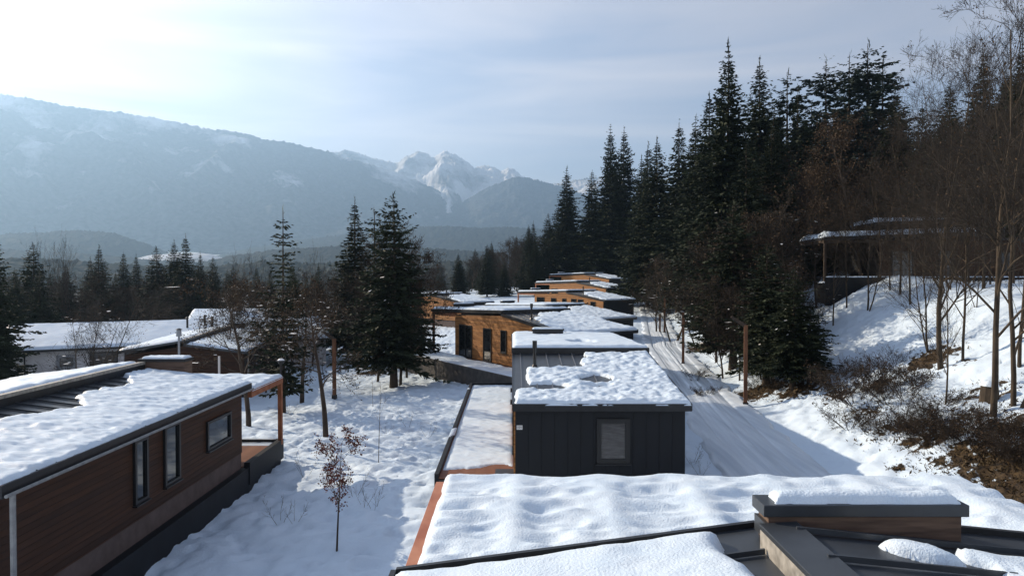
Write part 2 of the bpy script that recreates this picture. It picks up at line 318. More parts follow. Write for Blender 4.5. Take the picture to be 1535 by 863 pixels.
def mountain(name, prof, dist, foot_back, foot_z, material, nu=420, nv=110, rough=.18, tree=6, back=900, seed=0, spur=900):
    """a ridge whose crest runs through prof (photo column, row); dist gives the crest's distance per column"""
    px = np.array([p[0] for p in prof], float); py = np.array([p[1] for p in prof], float)
    u = np.linspace(px[0], px[-1], nu); D = np.interp(u, [px[0], px[-1]], dist)
    cy = np.interp(u, px, py); crest = (HY - cy) / F_PX * D + CZ
    v = np.concatenate([np.linspace(0, 1, nv), 1 + np.linspace(0, 1, 24)[1:]])
    U, V = np.meshgrid(u, v, indexing='ij'); DD = np.repeat(D[:, None], len(v), 1); CR = np.repeat(crest[:, None], len(v), 1)
    YY = np.where(V <= 1, DD - foot_back * (1 - V), DD + back * (V - 1))
    XX = (U - CX) / F_PX * DD                         # columns of the mesh run straight back, not towards the camera
    hgt = np.where(V <= 1, foot_z + (CR - foot_z) * (np.clip(V, 0, 1) ** 1.15), CR - (CR - foot_z) * .8 * np.clip(V - 1, 0, 1) ** 1.2)
    rd = 1 - np.abs(fbm(XX / spur + .15 * YY / spur, YY / spur * .55, seed, 5, .55)) * 2
    rd2 = fbm(XX / 160, YY / 160, seed + 2, 4, .55)
    amp = (CR - foot_z) * rough * np.clip(V, 0, 1) * np.clip(1.02 - V, 0, 1) * 4
    hgt = hgt + np.where(V <= 1, amp * (rd - .45) + (CR - foot_z) * .05 * rd2 * np.clip(V * 3, 0, 1) * ss(1.0, .9, V), 0)
    cre = np.exp(-((V - 1) / .03) ** 2)
    hgt = hgt + cre * tree * (fbm(XX / 26, YY / 400, seed + 1, 3, .7)) + tree * .5 * rng.normal(0, 1, XX.shape) * ss(.03, .1, V)
    ni, nj = XX.shape; idx = np.arange(ni * nj).reshape(ni, nj)
    Fq = np.stack([idx[:-1, :-1], idx[1:, :-1], idx[1:, 1:], idx[:-1, 1:]], -1).reshape(-1, 4)
    return tag(link(name, npmesh(name, np.stack([XX, YY, hgt], -1).reshape(-1, 3), Fq, material, True)), kind='structure')
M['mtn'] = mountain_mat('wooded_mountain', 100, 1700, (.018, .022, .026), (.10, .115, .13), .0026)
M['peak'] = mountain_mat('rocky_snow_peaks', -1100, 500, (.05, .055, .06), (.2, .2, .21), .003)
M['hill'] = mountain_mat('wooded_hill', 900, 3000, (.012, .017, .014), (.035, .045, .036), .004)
M['fieldsnow'] = vary(mat('valley_field_snow', (.8, .83, .87), .7), (.18, .21, .24), (.6, .63, .68), .012)
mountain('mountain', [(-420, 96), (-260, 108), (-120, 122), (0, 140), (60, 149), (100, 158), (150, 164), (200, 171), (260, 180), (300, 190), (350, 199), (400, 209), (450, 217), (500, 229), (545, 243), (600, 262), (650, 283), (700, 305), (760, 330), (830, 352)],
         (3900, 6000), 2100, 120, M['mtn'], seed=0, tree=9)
mountain('snow_peaks', [(430, 262), (500, 229), (520, 226), (560, 238), (598, 246), (608, 236), (628, 229), (640, 231), (650, 238), (660, 231), (668, 228), (684, 234), (700, 244), (712, 253), (725, 249), (740, 252), (752, 258), (762, 252), (772, 254), (786, 266), (830, 276), (880, 268), (940, 262), (1010, 290), (1120, 330)],
         (6600, 6600), 1900, 150, M['peak'], nu=520, rough=.2, tree=10, seed=3, spur=620, back=1200)
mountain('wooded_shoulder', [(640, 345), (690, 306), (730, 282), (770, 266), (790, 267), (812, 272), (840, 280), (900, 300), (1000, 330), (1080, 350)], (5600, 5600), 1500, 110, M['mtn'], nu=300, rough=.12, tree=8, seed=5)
mountain('far_hill', [(-300, 335), (-100, 338), (0, 352), (120, 346), (170, 350), (205, 362), (222, 380), (232, 405)], (2450, 2300), 520, 40, M['hill'], nu=400, nv=60, rough=.08, tree=5, back=400, seed=2, spur=300)
mountain('valley_hill', [(300, 392), (380, 372), (450, 360), (540, 350), (600, 342), (660, 339), (720, 342), (770, 340), (820, 345), (900, 350), (1000, 360)], (3300, 3300), 800, 40, M['hill'], nu=420, nv=60, rough=.08, tree=6, back=500, seed=4, spur=400)

mountain('valley_wood', [(-300, 396), (-100, 392), (60, 388), (140, 394), (215, 399), (330, 400), (400, 392), (480, 396), (560, 388), (640, 393), (760, 392)], (800, 800), 360, -14, M['hill'], nu=520, nv=50, rough=.05, tree=2.5, back=120, seed=6, spur=200)
mountain('snow_field', [(195, 400), (212, 388), (228, 382), (262, 380), (300, 379), (318, 381), (340, 388), (365, 399)], (2200, 2200), 420, 20, M['fieldsnow'], nu=160, nv=40, rough=.02, tree=0, back=150, seed=3, spur=300)
mountain('valley_wood', [(-300, 372), (-100, 366), (30, 376), (120, 380), (190, 386), (230, 391), (320, 393), (345, 384), (420, 374), (520, 368), (640, 372), (760, 380)], (1700, 1700), 420, 5, M['hill'], nu=520, nv=50, rough=.05, tree=3.5, back=200, seed=1, spur=240)
# ------------------------------------------------------------------ snow covers
def snow_patch(name, x0, x1, y0, y1, plane, thick, step, parent, cover=None, edge=.13, seed=0, wob=.04, round_edges=(1, 1, 1, 1)):
    nx = max(4, int((x1 - x0) / step)); ny = max(4, int((y1 - y0) / step))
    X, Y = np.meshgrid(np.linspace(x0, x1, nx + 1), np.linspace(y0, y1, ny + 1), indexing='ij')
    wx = wob * (1 + fbm(X * 2.3 + seed, Y * 2.3, seed, 3))
    d = np.full_like(X, 9.)
    for f, dd in zip(round_edges, (X - x0, x1 - X, Y - y0, y1 - Y)):
        if f: d = np.minimum(d, dd - (wx if f == 1 else 0))
    if cover is not None: d = np.minimum(d, cover(X, Y))
    e = np.clip(d / edge, 0, 1); pr = np.sqrt(1 - (1 - e) ** 2)
    Z = plane(X, Y) + thick(X, Y) * pr - .015 * (pr <= 0)
    ni, nj = X.shape; idx = np.arange(ni * nj).reshape(ni, nj)
    Fq = np.stack([idx[:-1, :-1], idx[1:, :-1], idx[1:, 1:], idx[:-1, 1:]], -1).reshape(-1, 4)
    keep = (pr.ravel()[Fq] > 0).any(1)
    Fq = Fq[keep]; used = np.unique(Fq); rm_ = np.full(ni * nj, -1); rm_[used] = np.arange(len(used))
    V = np.stack([X, Y, Z], -1).reshape(-1, 3)[used]
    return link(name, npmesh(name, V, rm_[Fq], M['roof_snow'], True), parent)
def blob(X, Y, cx, cy, rx, ry):       # signed distance-like, negative inside the hole
    return (np.sqrt(((X - cx) / rx) ** 2 + ((Y - cy) / ry) ** 2) - 1) * min(rx, ry)
def lumpy(t, a=.35, sx=2.2, sy=2.2, s=0):
    return lambda X, Y: t * (1 + a * fbm(X * sx + 3.1 * s, Y * sy, s, 4) + .12 * fbm(X * sx * 4, Y * sy * 4, s + 1, 2))

def window(parent, name, origin, ax, out, wd, ht, fr=.07, glass='glass', proud=.05, mull=()):
    """frame of four bars plus pane; origin = lower corner, ax = along the wall, out = outward"""
    o = Vector(origin); ax = Vector(ax); out = Vector(out); up = Vector((0, 0, 1)); f = MB()
    def bar(a0, a1, z0, z1, p=proud, mb=f):
        q = [o + ax * a + up * z for a, z in ((a0, z0), (a1, z0), (a1, z1), (a0, z1))]
        mb.hexa([v - out * .01 for v in q], [v + out * p for v in q])
    bar(0, fr, 0, ht); bar(wd - fr, wd, 0, ht); bar(fr, wd - fr, 0, fr); bar(fr, wd - fr, ht - fr, ht)
    for m_ in mull: bar(m_ - fr / 2, m_ + fr / 2, fr, ht - fr)
    wf = f.build(name, M['frame'], parent)
    g = MB(); bar(fr, wd - fr, fr, ht - fr, .012, g); g.build('pane', M[glass], wf)
    s = MB(); q = [o + ax * a + up * z for a, z in ((-.03, -.035), (wd + .03, -.035), (wd + .03, -.002), (-.03, -.002))]
    s.hexa([v - out * .005 for v in q], [v + out * (proud + .05) for v in q]); s.build('sill', M['trim'], wf)
    return wf

# ------------------------------------------------------------------ chalet with ridge along its length, flat porch roof at the +y end
def chalet(label, loc, rz, hl, hr, L_, porch, eave, ridge, side, box, windows=(), snow='a', base=1.2, detail=True, boards=True, group=None, hi=.24):
    """side = +1: the raised roof half lies on -x and the lower half on +x; -1 mirrored. Floor at local z 0, porch wall at local y 0"""
    hi_ = hi; rend = .14 if snow != 'f' else box[2] - .004; rcap = M['cap'] if snow != 'f' else M['metal']; rface = M['trim'] if snow != 'f' else M['cap']  # sunlit ridge face coloured pale, the other one dark
    t = thing('chalet', label, 'house', loc, rz, group)
    wl, wr = -hl + .25, hr - .25
    up_l = side > 0
    zl = eave + (.22 if up_l else 0); zr_ = eave + (0 if up_l else .22); zrd_lo = ridge; zrd_hi = ridge + hi_
    el = zl - (0 if not up_l else .0); er = zr_
    def pl(x):                                      # roof underside heights on both halves
        return None
    # wall body
    MB().prism([(wl, .52), (wr, .52), (wr, eave - .12), (0, ridge - .16), (wl, eave - .12)], -L_, 0).build('wall', M['darkwood'], t)
    MB().prism([(wl + .02, -.02), (wr - .02, -.02), (wr - .02, .52), (wl + .02, .52)], -L_ + .02, -.02).build('plinth', M['plinth'], t)
    MB().box(wl - .22, wr + .22, -L_ - .2, porch, -base, -.02).build('foundation', M['black'], t)
    # roof halves as slabs
    def slab(x0, z0, x1, z1, name, th=.14):
        MB().prism([(x0, z0 - th), (x1, z1 - th), (x1, z1), (x0, z0)], -L_ - .3, .12 if (name == 'lower_roof' or snow != 'f') else -.012).build(name, M['metal'], t)
    lo_x = hr if side > 0 else -hl; hi_x = -hl if side > 0 else hr
    slab(0, ridge, lo_x, eave, 'lower_roof'); slab(.06 * side, ridge + hi_, hi_x, eave + .2, 'upper_roof')
    # dark fascia boards along both eaves and the gable end, raised edge coloured pale where the sun strikes it
    MB().box(min(lo_x, lo_x + .05 * side), max(lo_x, lo_x + .05 * side), -L_ - .33, .15, eave - .2, eave + .035).build('eave_fascia', M['trim'], t)
    MB().box(min(hi_x, hi_x - .05 * side), max(hi_x, hi_x - .05 * side), -L_ - .33, .15, eave, eave + .235).build('eave_fascia', M['trim'], t)
    for (xa, za, xb, zb) in ((0, ridge, lo_x, eave), (.06 * side if snow != 'f' else 1.6, ridge + hi_ + (0 if snow != 'f' else 1.6 / hr * (eave + .2 - ridge - hi_)), hi_x, eave + .2)):
        ye = .12 if (snow != 'f' or xb < 0) else -.012
        MB().prism([(xa, za - .18), (xb, zb - .18), (xb, zb + .05), (xa, za + .05)], ye, ye + .05).build('gable_flashing', M['trim'], t)
    MB().box(*sorted((.062 * side, .115 * side)), -L_ - .3, rend - .02, ridge - .05, ridge + hi_ - .04).build('ridge_upstand', rface, t)
    MB().prism([(.13 * side, ridge + hi_ - .04), (-.12 * side, ridge + hi_), (-.12 * side, ridge + hi_ + .04), (.13 * side, ridge + hi_ + .06)] if snow != 'f' else [(.118 * side, ridge + hi_ - .038), (-.2 * side, ridge + hi_), (-.2 * side, ridge + hi_ + .025), (.118 * side, ridge + hi_ + .005)], -L_ - .32, rend).build('ridge_cap', rcap, t, bevel=.005)
    # standing seams
    sy = np.arange(-L_ + .1, .0, .55)
    for xa, za, xb, zb in ((.13 * side, ridge - .006, lo_x, eave), (-.13 * side, ridge + hi_ - .005, hi_x, eave + .2)):
        ln = abs(xb - xa); me = None
        for y in sy:
            if me is None:
                me = MB().prism([(xa, za), (xb, zb), (xb, zb + .045), (xa, za + .045)], -.011, .011).mesh('roof_seam', M['metal'])
            link('roof_seam', me, t, loc=(0, float(y), 0))
    # porch: flat roof, beams, posts, deck, low parapet
    pz = eave - .26
    MB().box(-hl + .12, hr - .12, .14, porch, pz - .06, pz).build('porch_roof', M['metal'], t)
    MB().box(-hl - .03, -hl + .12, .19, porch + .12, pz - .22, pz + .03).build('edge_beam', M['edgeboard'] if snow == 'f' else M['beam'], t, bevel=.006)
    MB().box(hr - .12, hr + .03, .19, porch + .12, pz - .22, pz + .03).build('edge_beam', M['beam'], t, bevel=.006)
    MB().box(-hl + .12, hr - .12, porch, porch + .10, pz - .20, pz + .02).build('front_beam', M['beam'], t, bevel=.006)
    for i, x in enumerate(np.arange(-hl + 1.1, hr - .4, 1.15)):
        MB().box(x - .05, x + .05, .2, porch, pz - .2, pz - .062).build('rafter', M['beam'], t)
    for x in (-hl + .05, hr - .05):
        MB().box(x - .075, x + .075, porch - .07, porch + .08, -.02, pz - .221).build('post', M['beam'], t, bevel=.006)
    if boards:
        me = MB().box(wl, wr, -.066, .066, 0, .028).mesh('deck_board', M['deck'])
        for y in np.arange(.1, porch - .05, .14): link('deck_board', me, t, loc=(0, float(y), -.018))
    for (x0, x1, y0, y1) in ((wl - .26, wl - .06, .02, porch + .2), (wr + .06, wr + .26, .02, porch + .2), (wl - .055, wr + .055, porch + .02, porch + .2)):
        MB().box(x0, x1, y0, y1, -.6, .16).build('parapet', M['black'], t)
    MB().box(wl + .05, wr - .05, porch - .42, porch - .02, .012, .03)
    snow_patch('parapet_snow', wl, wr, porch - .35, porch + .19, lambda X, Y: np.where(Y > porch + .02, .16, .012), lumpy(.04), .08, t, edge=.06, seed=3)
    # chimney box at the ridge end
    bx0, bx1, by0, by1, bz0, bz1 = box
    c = MB().box(bx0 + .05, bx1 - .05, by0 + .03, by1 - .03, bz0, bz1 - .10).build('chimney_box', M['chimney'], t)
    MB().box(bx0, bx1, by0, by1, bz1 - .10, bz1).build('chimney_cap', M['trim'] if snow != 'f' else M['metal'], c, bevel=.006)
    snow_patch('cap_snow', bx0 + .10, bx1 - .04, by0 + .02, by1 - .01, lambda X, Y: 0 * X + bz1, lumpy(.075, .25), .02, c, edge=.10, seed=5, wob=.02)
    # gutter and downpipe on the lower eave
    gxx = lo_x + .115 * side
    g = MB().tube((gxx, -L_ - .32, eave - .16), (gxx, .1, eave - .16), .034, n=8).build('gutter', M['gutter'] if detail else M['trim'], t)
    MB().tube((gxx - .08 * side, -L_ - .05, eave - .2), (gxx - .08 * side, -L_ - .05, -base), .05, n=10).build('downpipe', M['gutter'], t)
    for (x, o_, a_, wdt, z0, hh, gl) in windows:    # windows on the +x wall
        window(t, 'window', (wr + .001, a_, z0), (0, 1, 0), (1, 0, 0), wdt, hh, glass=gl, proud=.07, fr=.085)
    # snow
    lo = lambda X, Y: ridge + (eave - ridge) * np.abs(X) / abs(lo_x)
    hiP = lambda X, Y: ridge + hi_ + (-.04 + eave - ridge) * np.abs(X) / abs(hi_x)
    x0, x1 = sorted((.14 * side, lo_x + .05 * side)); u0, u1 = sorted((-.12 * side, hi_x - .05 * side))
    if snow == 'a':
        def cov(X, Y):
            dist = np.abs(X); bare_w = np.interp(Y, [-L_, -6.0, -3.8, -1.2, 0], [1.25, 1.15, .9, .3, .05]) + .4 * fbm(X * .5, Y * 1.1, 2, 3) + .25 * np.sin(Y * 1.9)
            return dist - bare_w
        snow_patch('snow_cover', x0, x1, -L_ - .3, .16, lo, lambda X, Y: .115 * (1 + .35 * fbm(X * 1.4, Y * 2.2, 2, 4) + .40 * fbm(X * 3.4, Y * 6.0, 4, 3)), .05, t, cov, edge=.10, seed=1)
        snow_patch('snow_cover', u0, u1, -L_ - .3, .16, hiP, lumpy(.13, .4, 1.6, 2.2, 3), .09, t, edge=.16, seed=2)
    elif snow == 'f':
        def cov(X, Y):
            a = np.abs(X) - .42 - .1 * fbm(X * 2, Y * 2, 1, 3)
            return np.minimum(a, -.10 - Y + .05 * fbm(X * 1.5, Y, 2, 3))
        snow_patch('snow_cover', x0, x1, -L_ - .2, .14, lo, lambda X, Y: .17 * (1 + .22 * fbm(X * 1.2, Y * 2.2, 2, 4)) + .015 * fbm(X * 5, Y * 5, 1, 2), .05, t, cov, edge=.2, seed=1)
        def cov2(X, Y):
            a = .22 - np.sqrt(((X - 1.02) / 1.3) ** 2 + ((Y + .72 + .45 * (X - 1.02)) / .7) ** 2) * 1.0 + .06 * fbm(X * 4, Y * 4, 1, 3)
            bb = np.minimum(X - 1.35 - .3 * fbm(X * 2, Y * 2, 3, 3), -.55 - Y - .12 * (X - 1.2) + .1 * fbm(X * 2, Y * 2, 5, 3))
            return np.maximum(a, bb)
        snow_patch('snow_cover', u0, u1, -L_ - .2, .1, hiP, lumpy(.10, .35, 1.6, 1.6, 3), .035, t, cov2, edge=.14, seed=2)
    else:
        snow_patch('snow_cover', x0, x1, -L_ - .3, .16, lo, lumpy(.13, .4, 1.2, 1.2, 3), .16, t, lambda X, Y: np.abs(X) - .25 - .25 * fbm(X, Y, 3, 3), edge=.16, seed=1)
        snow_patch('snow_cover', u0, u1, -L_ - .3, .16, hiP, lumpy(.13, .4, 1.2, 1.2, 4), .16, t, edge=.16, seed=2)
    # porch snow: broad crests over the rafters, ripples between them
    def th(X, Y):
        cr = np.abs(np.cos(np.pi * (X - (-hl + 1.1)) / 1.15 + .10 * np.sin(Y * 1.3))) ** 6
        rip = fbm(X * 2.1 + 4, Y * 4.2, 6, 2) * .085 + .014 * np.sin(Y * 14 + 5 * fbm(X * 1.4, Y * 1.4, 3, 2) + X * .6)
        big = .03 * fbm(X * .8, Y * .9, 1, 2) * ss(porch + .1, porch - .6, Y)
        fe = .45 + .55 * ss(porch + .1, porch - .9, Y)
        return .15 + .055 * cr * fe + (1 - .9 * cr) * rip * fe + big + .005 * fbm(X * 14, Y * 14, 2, 3)
    snow_patch('porch_snow', -hl + .07, hr + .04, .175, porch + .13, lambda X, Y: 0 * X + pz + .002, th, .035 if snow == 'f' else .07, t, edge=.13, seed=7, wob=.02)
    return t
M['chimney'] = vary(mat('brown_chimney_boards', (.13, .085, .065), .8), (.075, .05, .04), (.17, .115, .085), 2.5, (1, 1, 10), bump=.3, bscale=6, bdist=.006)

# the chalet below the camera
chalet('snow covered chalet roof with orange edge board and dark ridge ending at a capped box', (2.2, 6.0, CZ - 5.55), 0, 3.25, 4.15, 11, 3.55, 2.85, 3.28, -1,
       (-.075, 1.66, -.28, .01, 2.95, 3.615), snow='f', base=1.4, hi=.18)
# the brown chalet with three windows
chalet('brown timber chalet with three dark framed windows, zinc downpipe and open porch on posts', (-12.8, 23.4, CZ - 6.6), 0, 3.9, 3.75, 11.1, 3.3, 2.86, 3.34, 1,
       (-.15, 1.5, .15, .8, 3.05, 3.72), windows=[(0, 0, -6.75, .62, .95, 1.6, 'glass'), (0, 0, -5.3, .85, .95, 1.62, 'glass'), (0, 0, -2.75, 1.75, 1.25, .9, 'glass')], snow='a', base=.95)
# the brown chalet behind it
chalet('low brown chalet behind bare trees, its snowy gable roof below the treetops', (*P(345, 470, 54).xy, CZ - 7.2), math.radians(10), 3.7, 3.7, 12, 3.0, 2.45, 3.0, 1,
       (-.4, 1.0, .15, .8, 2.8, 3.4), snow='b', detail=False, boards=False)

# ------------------------------------------------------------------ row houses: honey wood flank (-x), black end wall (-y), stepped roof
def rowhouse(label, N_, floor, phi, k=1.0, windows=(), deck='parapet', end_window=None, plate=None, fine=False, group='timber row houses beside the snowy road', wood='wood', plinth=.9, pipe=True, box=True, glass_wall=False, beam='beam', snow_t=1.0):
    t = thing('row_house', label, 'house', (N_[0], N_[1], floor + CZ), phi, group); t.scale = (k, k, k)
    Wd, Lw, Pt, Rg = 5.12, 12.4, 3.4, 6.2; ez, rz_, fz = 2.38, 3.2, 2.95
    und = .16
    MB().prism([(0, 0), (Lw, 0), (Lw, fz - und + .05), (Rg, rz_ - und), (0, ez - und)], 0, Wd, 'x').build('wall', M['black'], t)
    MB().prism([(.02, 0), (Lw - .02, 0), (Lw - .02, fz - und), (Rg, rz_ - und - .01), (.02, ez - und - .01)], -.035, -.001, 'x').build('wood_cladding', M[wood], t)
    MB().box(.03, Wd - .03, .03, Lw - .03, -plinth, -.001).build('plinth', M['plinth'], t)
    pn = Wd / 13; pm = MB().box(.004, pn - .004, -.022, -.001, 0, ez - und - .02).mesh('facade_panel', M['black'])
    for i in range(13): link('facade_panel', pm, t, loc=(i * pn, 0, 0))
    MB().box(-.05, .0, -.024, .03, 0, ez - und - .02).build('corner_board', M[wood], t)
    # roofs
    MB().prism([(-.28, ez - .14 + .03), (Rg + .15, rz_ - .16), (Rg + .15, rz_ - .03), (-.28, ez)], -.06, Wd + .1, 'x').build('lower_roof', M['metal'], t)
    MB().box(-.07, Wd + .11, -.34, -.282, ez - .2, ez + .02).build('eave_fascia', M['trim'], t)
    up0, up1 = rz_ + .16, fz + .12; Le = Lw + Pt + .2
    MB().prism([(Rg - .02, up0 - .16), (Le, up1 - .16), (Le, up1), (Rg - .02, up0)], -.08, Wd + .12, 'x').build('upper_roof', M['metal'], t)
    MB().box(-.1, Wd + .14, Rg - .08, Rg - .022, rz_ - .06, up0 + .02).build('ridge_fascia', M['trim'], t)
    for x0 in (-.12, Wd + .121):
        MB().prism([(Rg - .02, up0 - .2), (Le, up1 - .2), (Le, up1 + .015), (Rg - .02, up0 + .015)], x0, x0 + .038, 'x').build('side_fascia', M['trim'], t)
        MB().prism([(-.3, ez - .19), (Rg - .09, rz_ - .2), (Rg - .09, rz_ - .02), (-.3, ez + .015)], x0 + (.021 if x0 < 0 else -.02), x0 + (.058 if x0 < 0 else .017), 'x').build('side_fascia', M['trim'], t)
    sl = (rz_ - .03 - ez) / (Rg + .43)
    sm = MB().prism([(-.26, ez + .002), (Rg - .1, ez + .002 + sl * (Rg + .16)), (Rg - .1, ez + .045 + sl * (Rg + .16)), (-.26, ez + .045)], -.011, .011, 'x').mesh('roof_seam', M['metal_seam'])
    for x in np.arange(.22, Wd, .5): link('roof_seam', sm, t, loc=(float(x), 0, 0))
    # porch
    MB().box(-.03, .13, Lw, Le - .01, up1 - .40, up1 - .202).build('porch_beam', M[beam], t)
    MB().box(.13, Wd, Le - .2, Le - .03, up1 - .40, up1 - .202).build('porch_beam', M[beam], t)
    for x in (.05, Wd - .08): MB().box(x - .07, x + .07, Le - .19, Le - .04, -.02, up1 - .402).build('porch_post', M[beam], t)
    # openings
    for (a0, a1, z0, z1, kind) in windows:
        window(t, 'door' if z0 < .2 else 'window', (-.036, a1, z0), (0, -1, 0), (-1, 0, 0), a1 - a0, z1 - z0, fr=.07, mull=((a1 - a0) / 2,) if (a1 - a0) > 1.6 else ())
    if windows:
        for a in (4.95, 2.55): MB().box(-.16, -.036, a - .05, a + .05, 1.85, 2.0).build('wall_lamp', M['frame'], t)
    if glass_wall: MB().box(-.10, -.037, Lw - 3.4, Lw + 2.2, .1, 2.62).build('grey_screen', M['greywall'], t)
    if end_window: window(t, 'window', (end_window[0], -.024, end_window[2]), (1, 0, 0), (0, -1, 0), end_window[1] - end_window[0], end_window[3] - end_window[2], fr=.14, glass='blind', proud=.05)
    if plate:
        p = MB().box(.04, .215, -.036, -.0235, 1.57, 1.70).build('number_plate', M['whitepaint'], t)
        cu = bpy.data.curves.new('plate_text', 'FONT'); cu.body = plate; cu.size = .1; cu.align_x = 'CENTER'; cu.align_y = 'CENTER'; cu.extrude = .001
        to = bpy.data.objects.new('tmp_text', cu); COL.objects.link(to)
        dg = bpy.context.evaluated_depsgraph_get(); tm = bpy.data.meshes.new_from_object(to.evaluated_get(dg)); bpy.data.objects.remove(to)
        tm.materials.clear(); tm.materials.append(M['ink'])
        link('plate_number', tm, p, loc=(.128, -.0385, 1.635), rot=(math.radians(90), 0, 0))
    lower = lambda X, Y: ez + sl * (Y + .28); upper = lambda X, Y: up0 + (up1 - up0) * (Y - Rg) / (Le - Rg)
    st = .05 if fine else .14
    def cov(X, Y):
        nn = fbm(X * 1.7, Y * 1.7, 3, 4)
        ridge_bare = (Rg - (.10 + 2.35 * ss(2.95, 2.35, X + .25 * nn))) - Y + .18 * nn     # bare sheet under the ridge on the left
        left_bare = X - .42 + .12 * nn; left_bare = np.where(Y < 1.0 + .1 * nn, X + .05, left_bare)
        h1 = blob(X, Y, 2.72, 2.3, .50, .58) + .12 * nn; h2 = blob(X, Y, .95, 1.42, .75, .36) + .1 * nn
        h2 = np.where(Y < .95, 9, h2); h3 = blob(X, Y, 2.6, 1.45, .35, .12) + .06 * nn
        return np.minimum.reduce([ridge_bare, left_bare, h1, h2, h3])
    cov_b = lambda X, Y: np.minimum(Rg - .3 - 1.6 * ss(2.6, 1.2, X) + .5 * fbm(X, Y, 2, 3) - Y, X - .35 + .5 * fbm(X * .8, Y * .8, 4, 3) - .6 * ss(2, 5, Y))
    snow_patch('snow_cover', -.04, Wd + .12, -.36, Rg - .08, lower, lambda X, Y: .13 * (1 + .30 * fbm(X * 1.7, Y * 2.1, 1, 4) + .5 * fbm(X * 4.0, Y * 5.2, 5, 3)), st * .8, t, cov if fine else cov_b, edge=.11, seed=2)
    cov_u = lambda X, Y: np.minimum(blob(X, Y, 2.9, 8.6, .55, .8) + .3 * fbm(X * 2, Y * 2, 3, 3), X + .1)
    snow_patch('snow_cover', -.1, Wd + .14, Rg - .05, Le + .03, upper, lumpy(.14 * snow_t, .35, 1.2, 1.2, 4), st * 1.6, t, cov_u if fine else None, edge=.16, seed=4)
    if pipe:
        px_, py_ = (.72, 4.1); pb = lower(px_, py_)
        f_ = MB().tube((px_, py_, pb - .05), (px_, py_, pb + .78), .055, n=12).build('flue_pipe', M['pipe'], t)
        MB().tube((px_, py_, pb + .70), (px_, py_, pb + .95), .085, n=12).build('flue_cap', M['pipe'], f_)
        MB().tube((px_, py_, pb - .02), (px_, py_, pb + .1), .12, .07, n=12).build('flue_collar', M['pipe'], f_)
    if box:
        zb = upper(0, Le - 1.6)
        c = MB().box(.95, 2.5, Le - 1.9, Le - 1.5, zb - .05, zb + .30).build('chimney_box', M['trim'], t)
        MB().box(.9, 2.55, Le - 1.95, Le - 1.45, zb + .301, zb + .37).build('chimney_cap', M['trim'], c)
        snow_patch('cap_snow', .93, 2.52, Le - 1.93, Le - 1.47, lambda X, Y: 0 * X + zb + .37, lumpy(.07), .06, c, edge=.09, seed=2, wob=.02)
    # deck along the wood flank
    if deck:
        dw = 2.35 if deck == 'parapet' else 2.7; d0, d1 = (.3, Le + 2.0) if deck == 'parapet' else (-1.8, Le + .6)
        if deck == 'dark': dw = 2.2; d0, d1 = -.5, Le + .5
        if deck == 'parapet':
            bmh = MB().box(-dw, -.04, -.066, .066, -.028, 0).mesh('deck_board', M['deck'])
            for y in np.arange(d0 + .1, d1 - .05, .14): link('deck_board', bmh, t, loc=(0, float(y), 0))
            MB().box(-dw, -.05, d0 + .02, d1, -1.0, -.06).build('deck_base', M['concrete'], t)
            MB().box(-dw - .13, -dw, d0, d1 + .13, -1.0, .13).build('parapet', M['black'], t)
            MB().box(-dw, Wd * .3, d1, d1 + .13, -1.0, .13).build('parapet', M['black'], t)
            MB().box(-.62, -.05, d0 + .1, d0 + .55, .001, .13).build('step', M['frame'], t)
            snow_patch('deck_snow', -dw + .02, -.05, d0 + .2, d1 - .03, lambda X, Y: 0 * X + .003, lambda X, Y: .05 * (1 + .5 * fbm(X * 1.5, Y * 1.5, 2, 4)) + .012 * fbm(X * 5, Y * 5, 3, 2), .06, t,
                       lambda X, Y: Y - 1.35 - .45 * ss(-1.4, -.4, X) - .3 * fbm(X * 1.3, Y * 1.3, 3, 4), edge=.25, seed=6, wob=.02)
            snow_patch('parapet_snow', -dw - .15, -dw + .06, d0 + .6, d1 + .1, lambda X, Y: 0 * X + .13, lumpy(.035), .05, t, lambda X, Y: -.13 + .35 * fbm(X * 2, Y * .5, 1, 3), edge=.06, seed=3, wob=.02)
        elif deck == 'concrete':
            MB().box(-dw, -.05, d0 + .02, d1, -1.5, -.05).build('deck_base', M['deck'], t)
            MB().box(-dw - .2, -dw, d0, d1 + .2, -1.6, .10).build('retaining_wall', M['concrete'], t)
            MB().box(-dw, .5, d1, d1 + .2, -1.6, .10).build('retaining_wall', M['concrete'], t)
            snow_patch('deck_snow', -dw - .1, -.12, d0 + .1, d1 + .1, lambda X, Y: np.where(X < -dw, .10, .02), lumpy(.07, .3), .1, t, lambda X, Y: -.55 - X + .3 * fbm(X, Y, 2, 3) + .6 * ss(9, 12, Y), edge=.2, seed=6)
        else:
            MB().box(-dw, -.05, d0 + .02, d1, -1.4, -.05).build('deck_base', M['black'], t)
            MB().box(-dw - .15, -dw, d0, d1 + .15, -1.5, .35).build('parapet', M['black'], t)
            snow_patch('parapet_snow', -dw - .16, -dw + .02, d0, d1 + .1, lambda X, Y: 0 * X + .35, lumpy(.06), .08, t, edge=.07, seed=3, wob=.01)
            snow_patch('deck_snow', -dw + .02, -.1, d0 + .1, d1 - .05, lambda X, Y: 0 * X - .04, lumpy(.1, .3), .15, t, edge=.2, seed=6)
    return t
M['metal_seam'] = vary(mat('seam_metal', (.11, .125, .145), .35, .5), (.09, .10, .12), (.14, .155, .18), 3)
W3 = [(10.0, 11.75, 0.02, 2.2, 0), (7.5, 8.5, .02, 2.15, 0), (5.7, 6.35, .75, 2.15, 0), (2.5, 3.4, .9, 2.0, 0)]
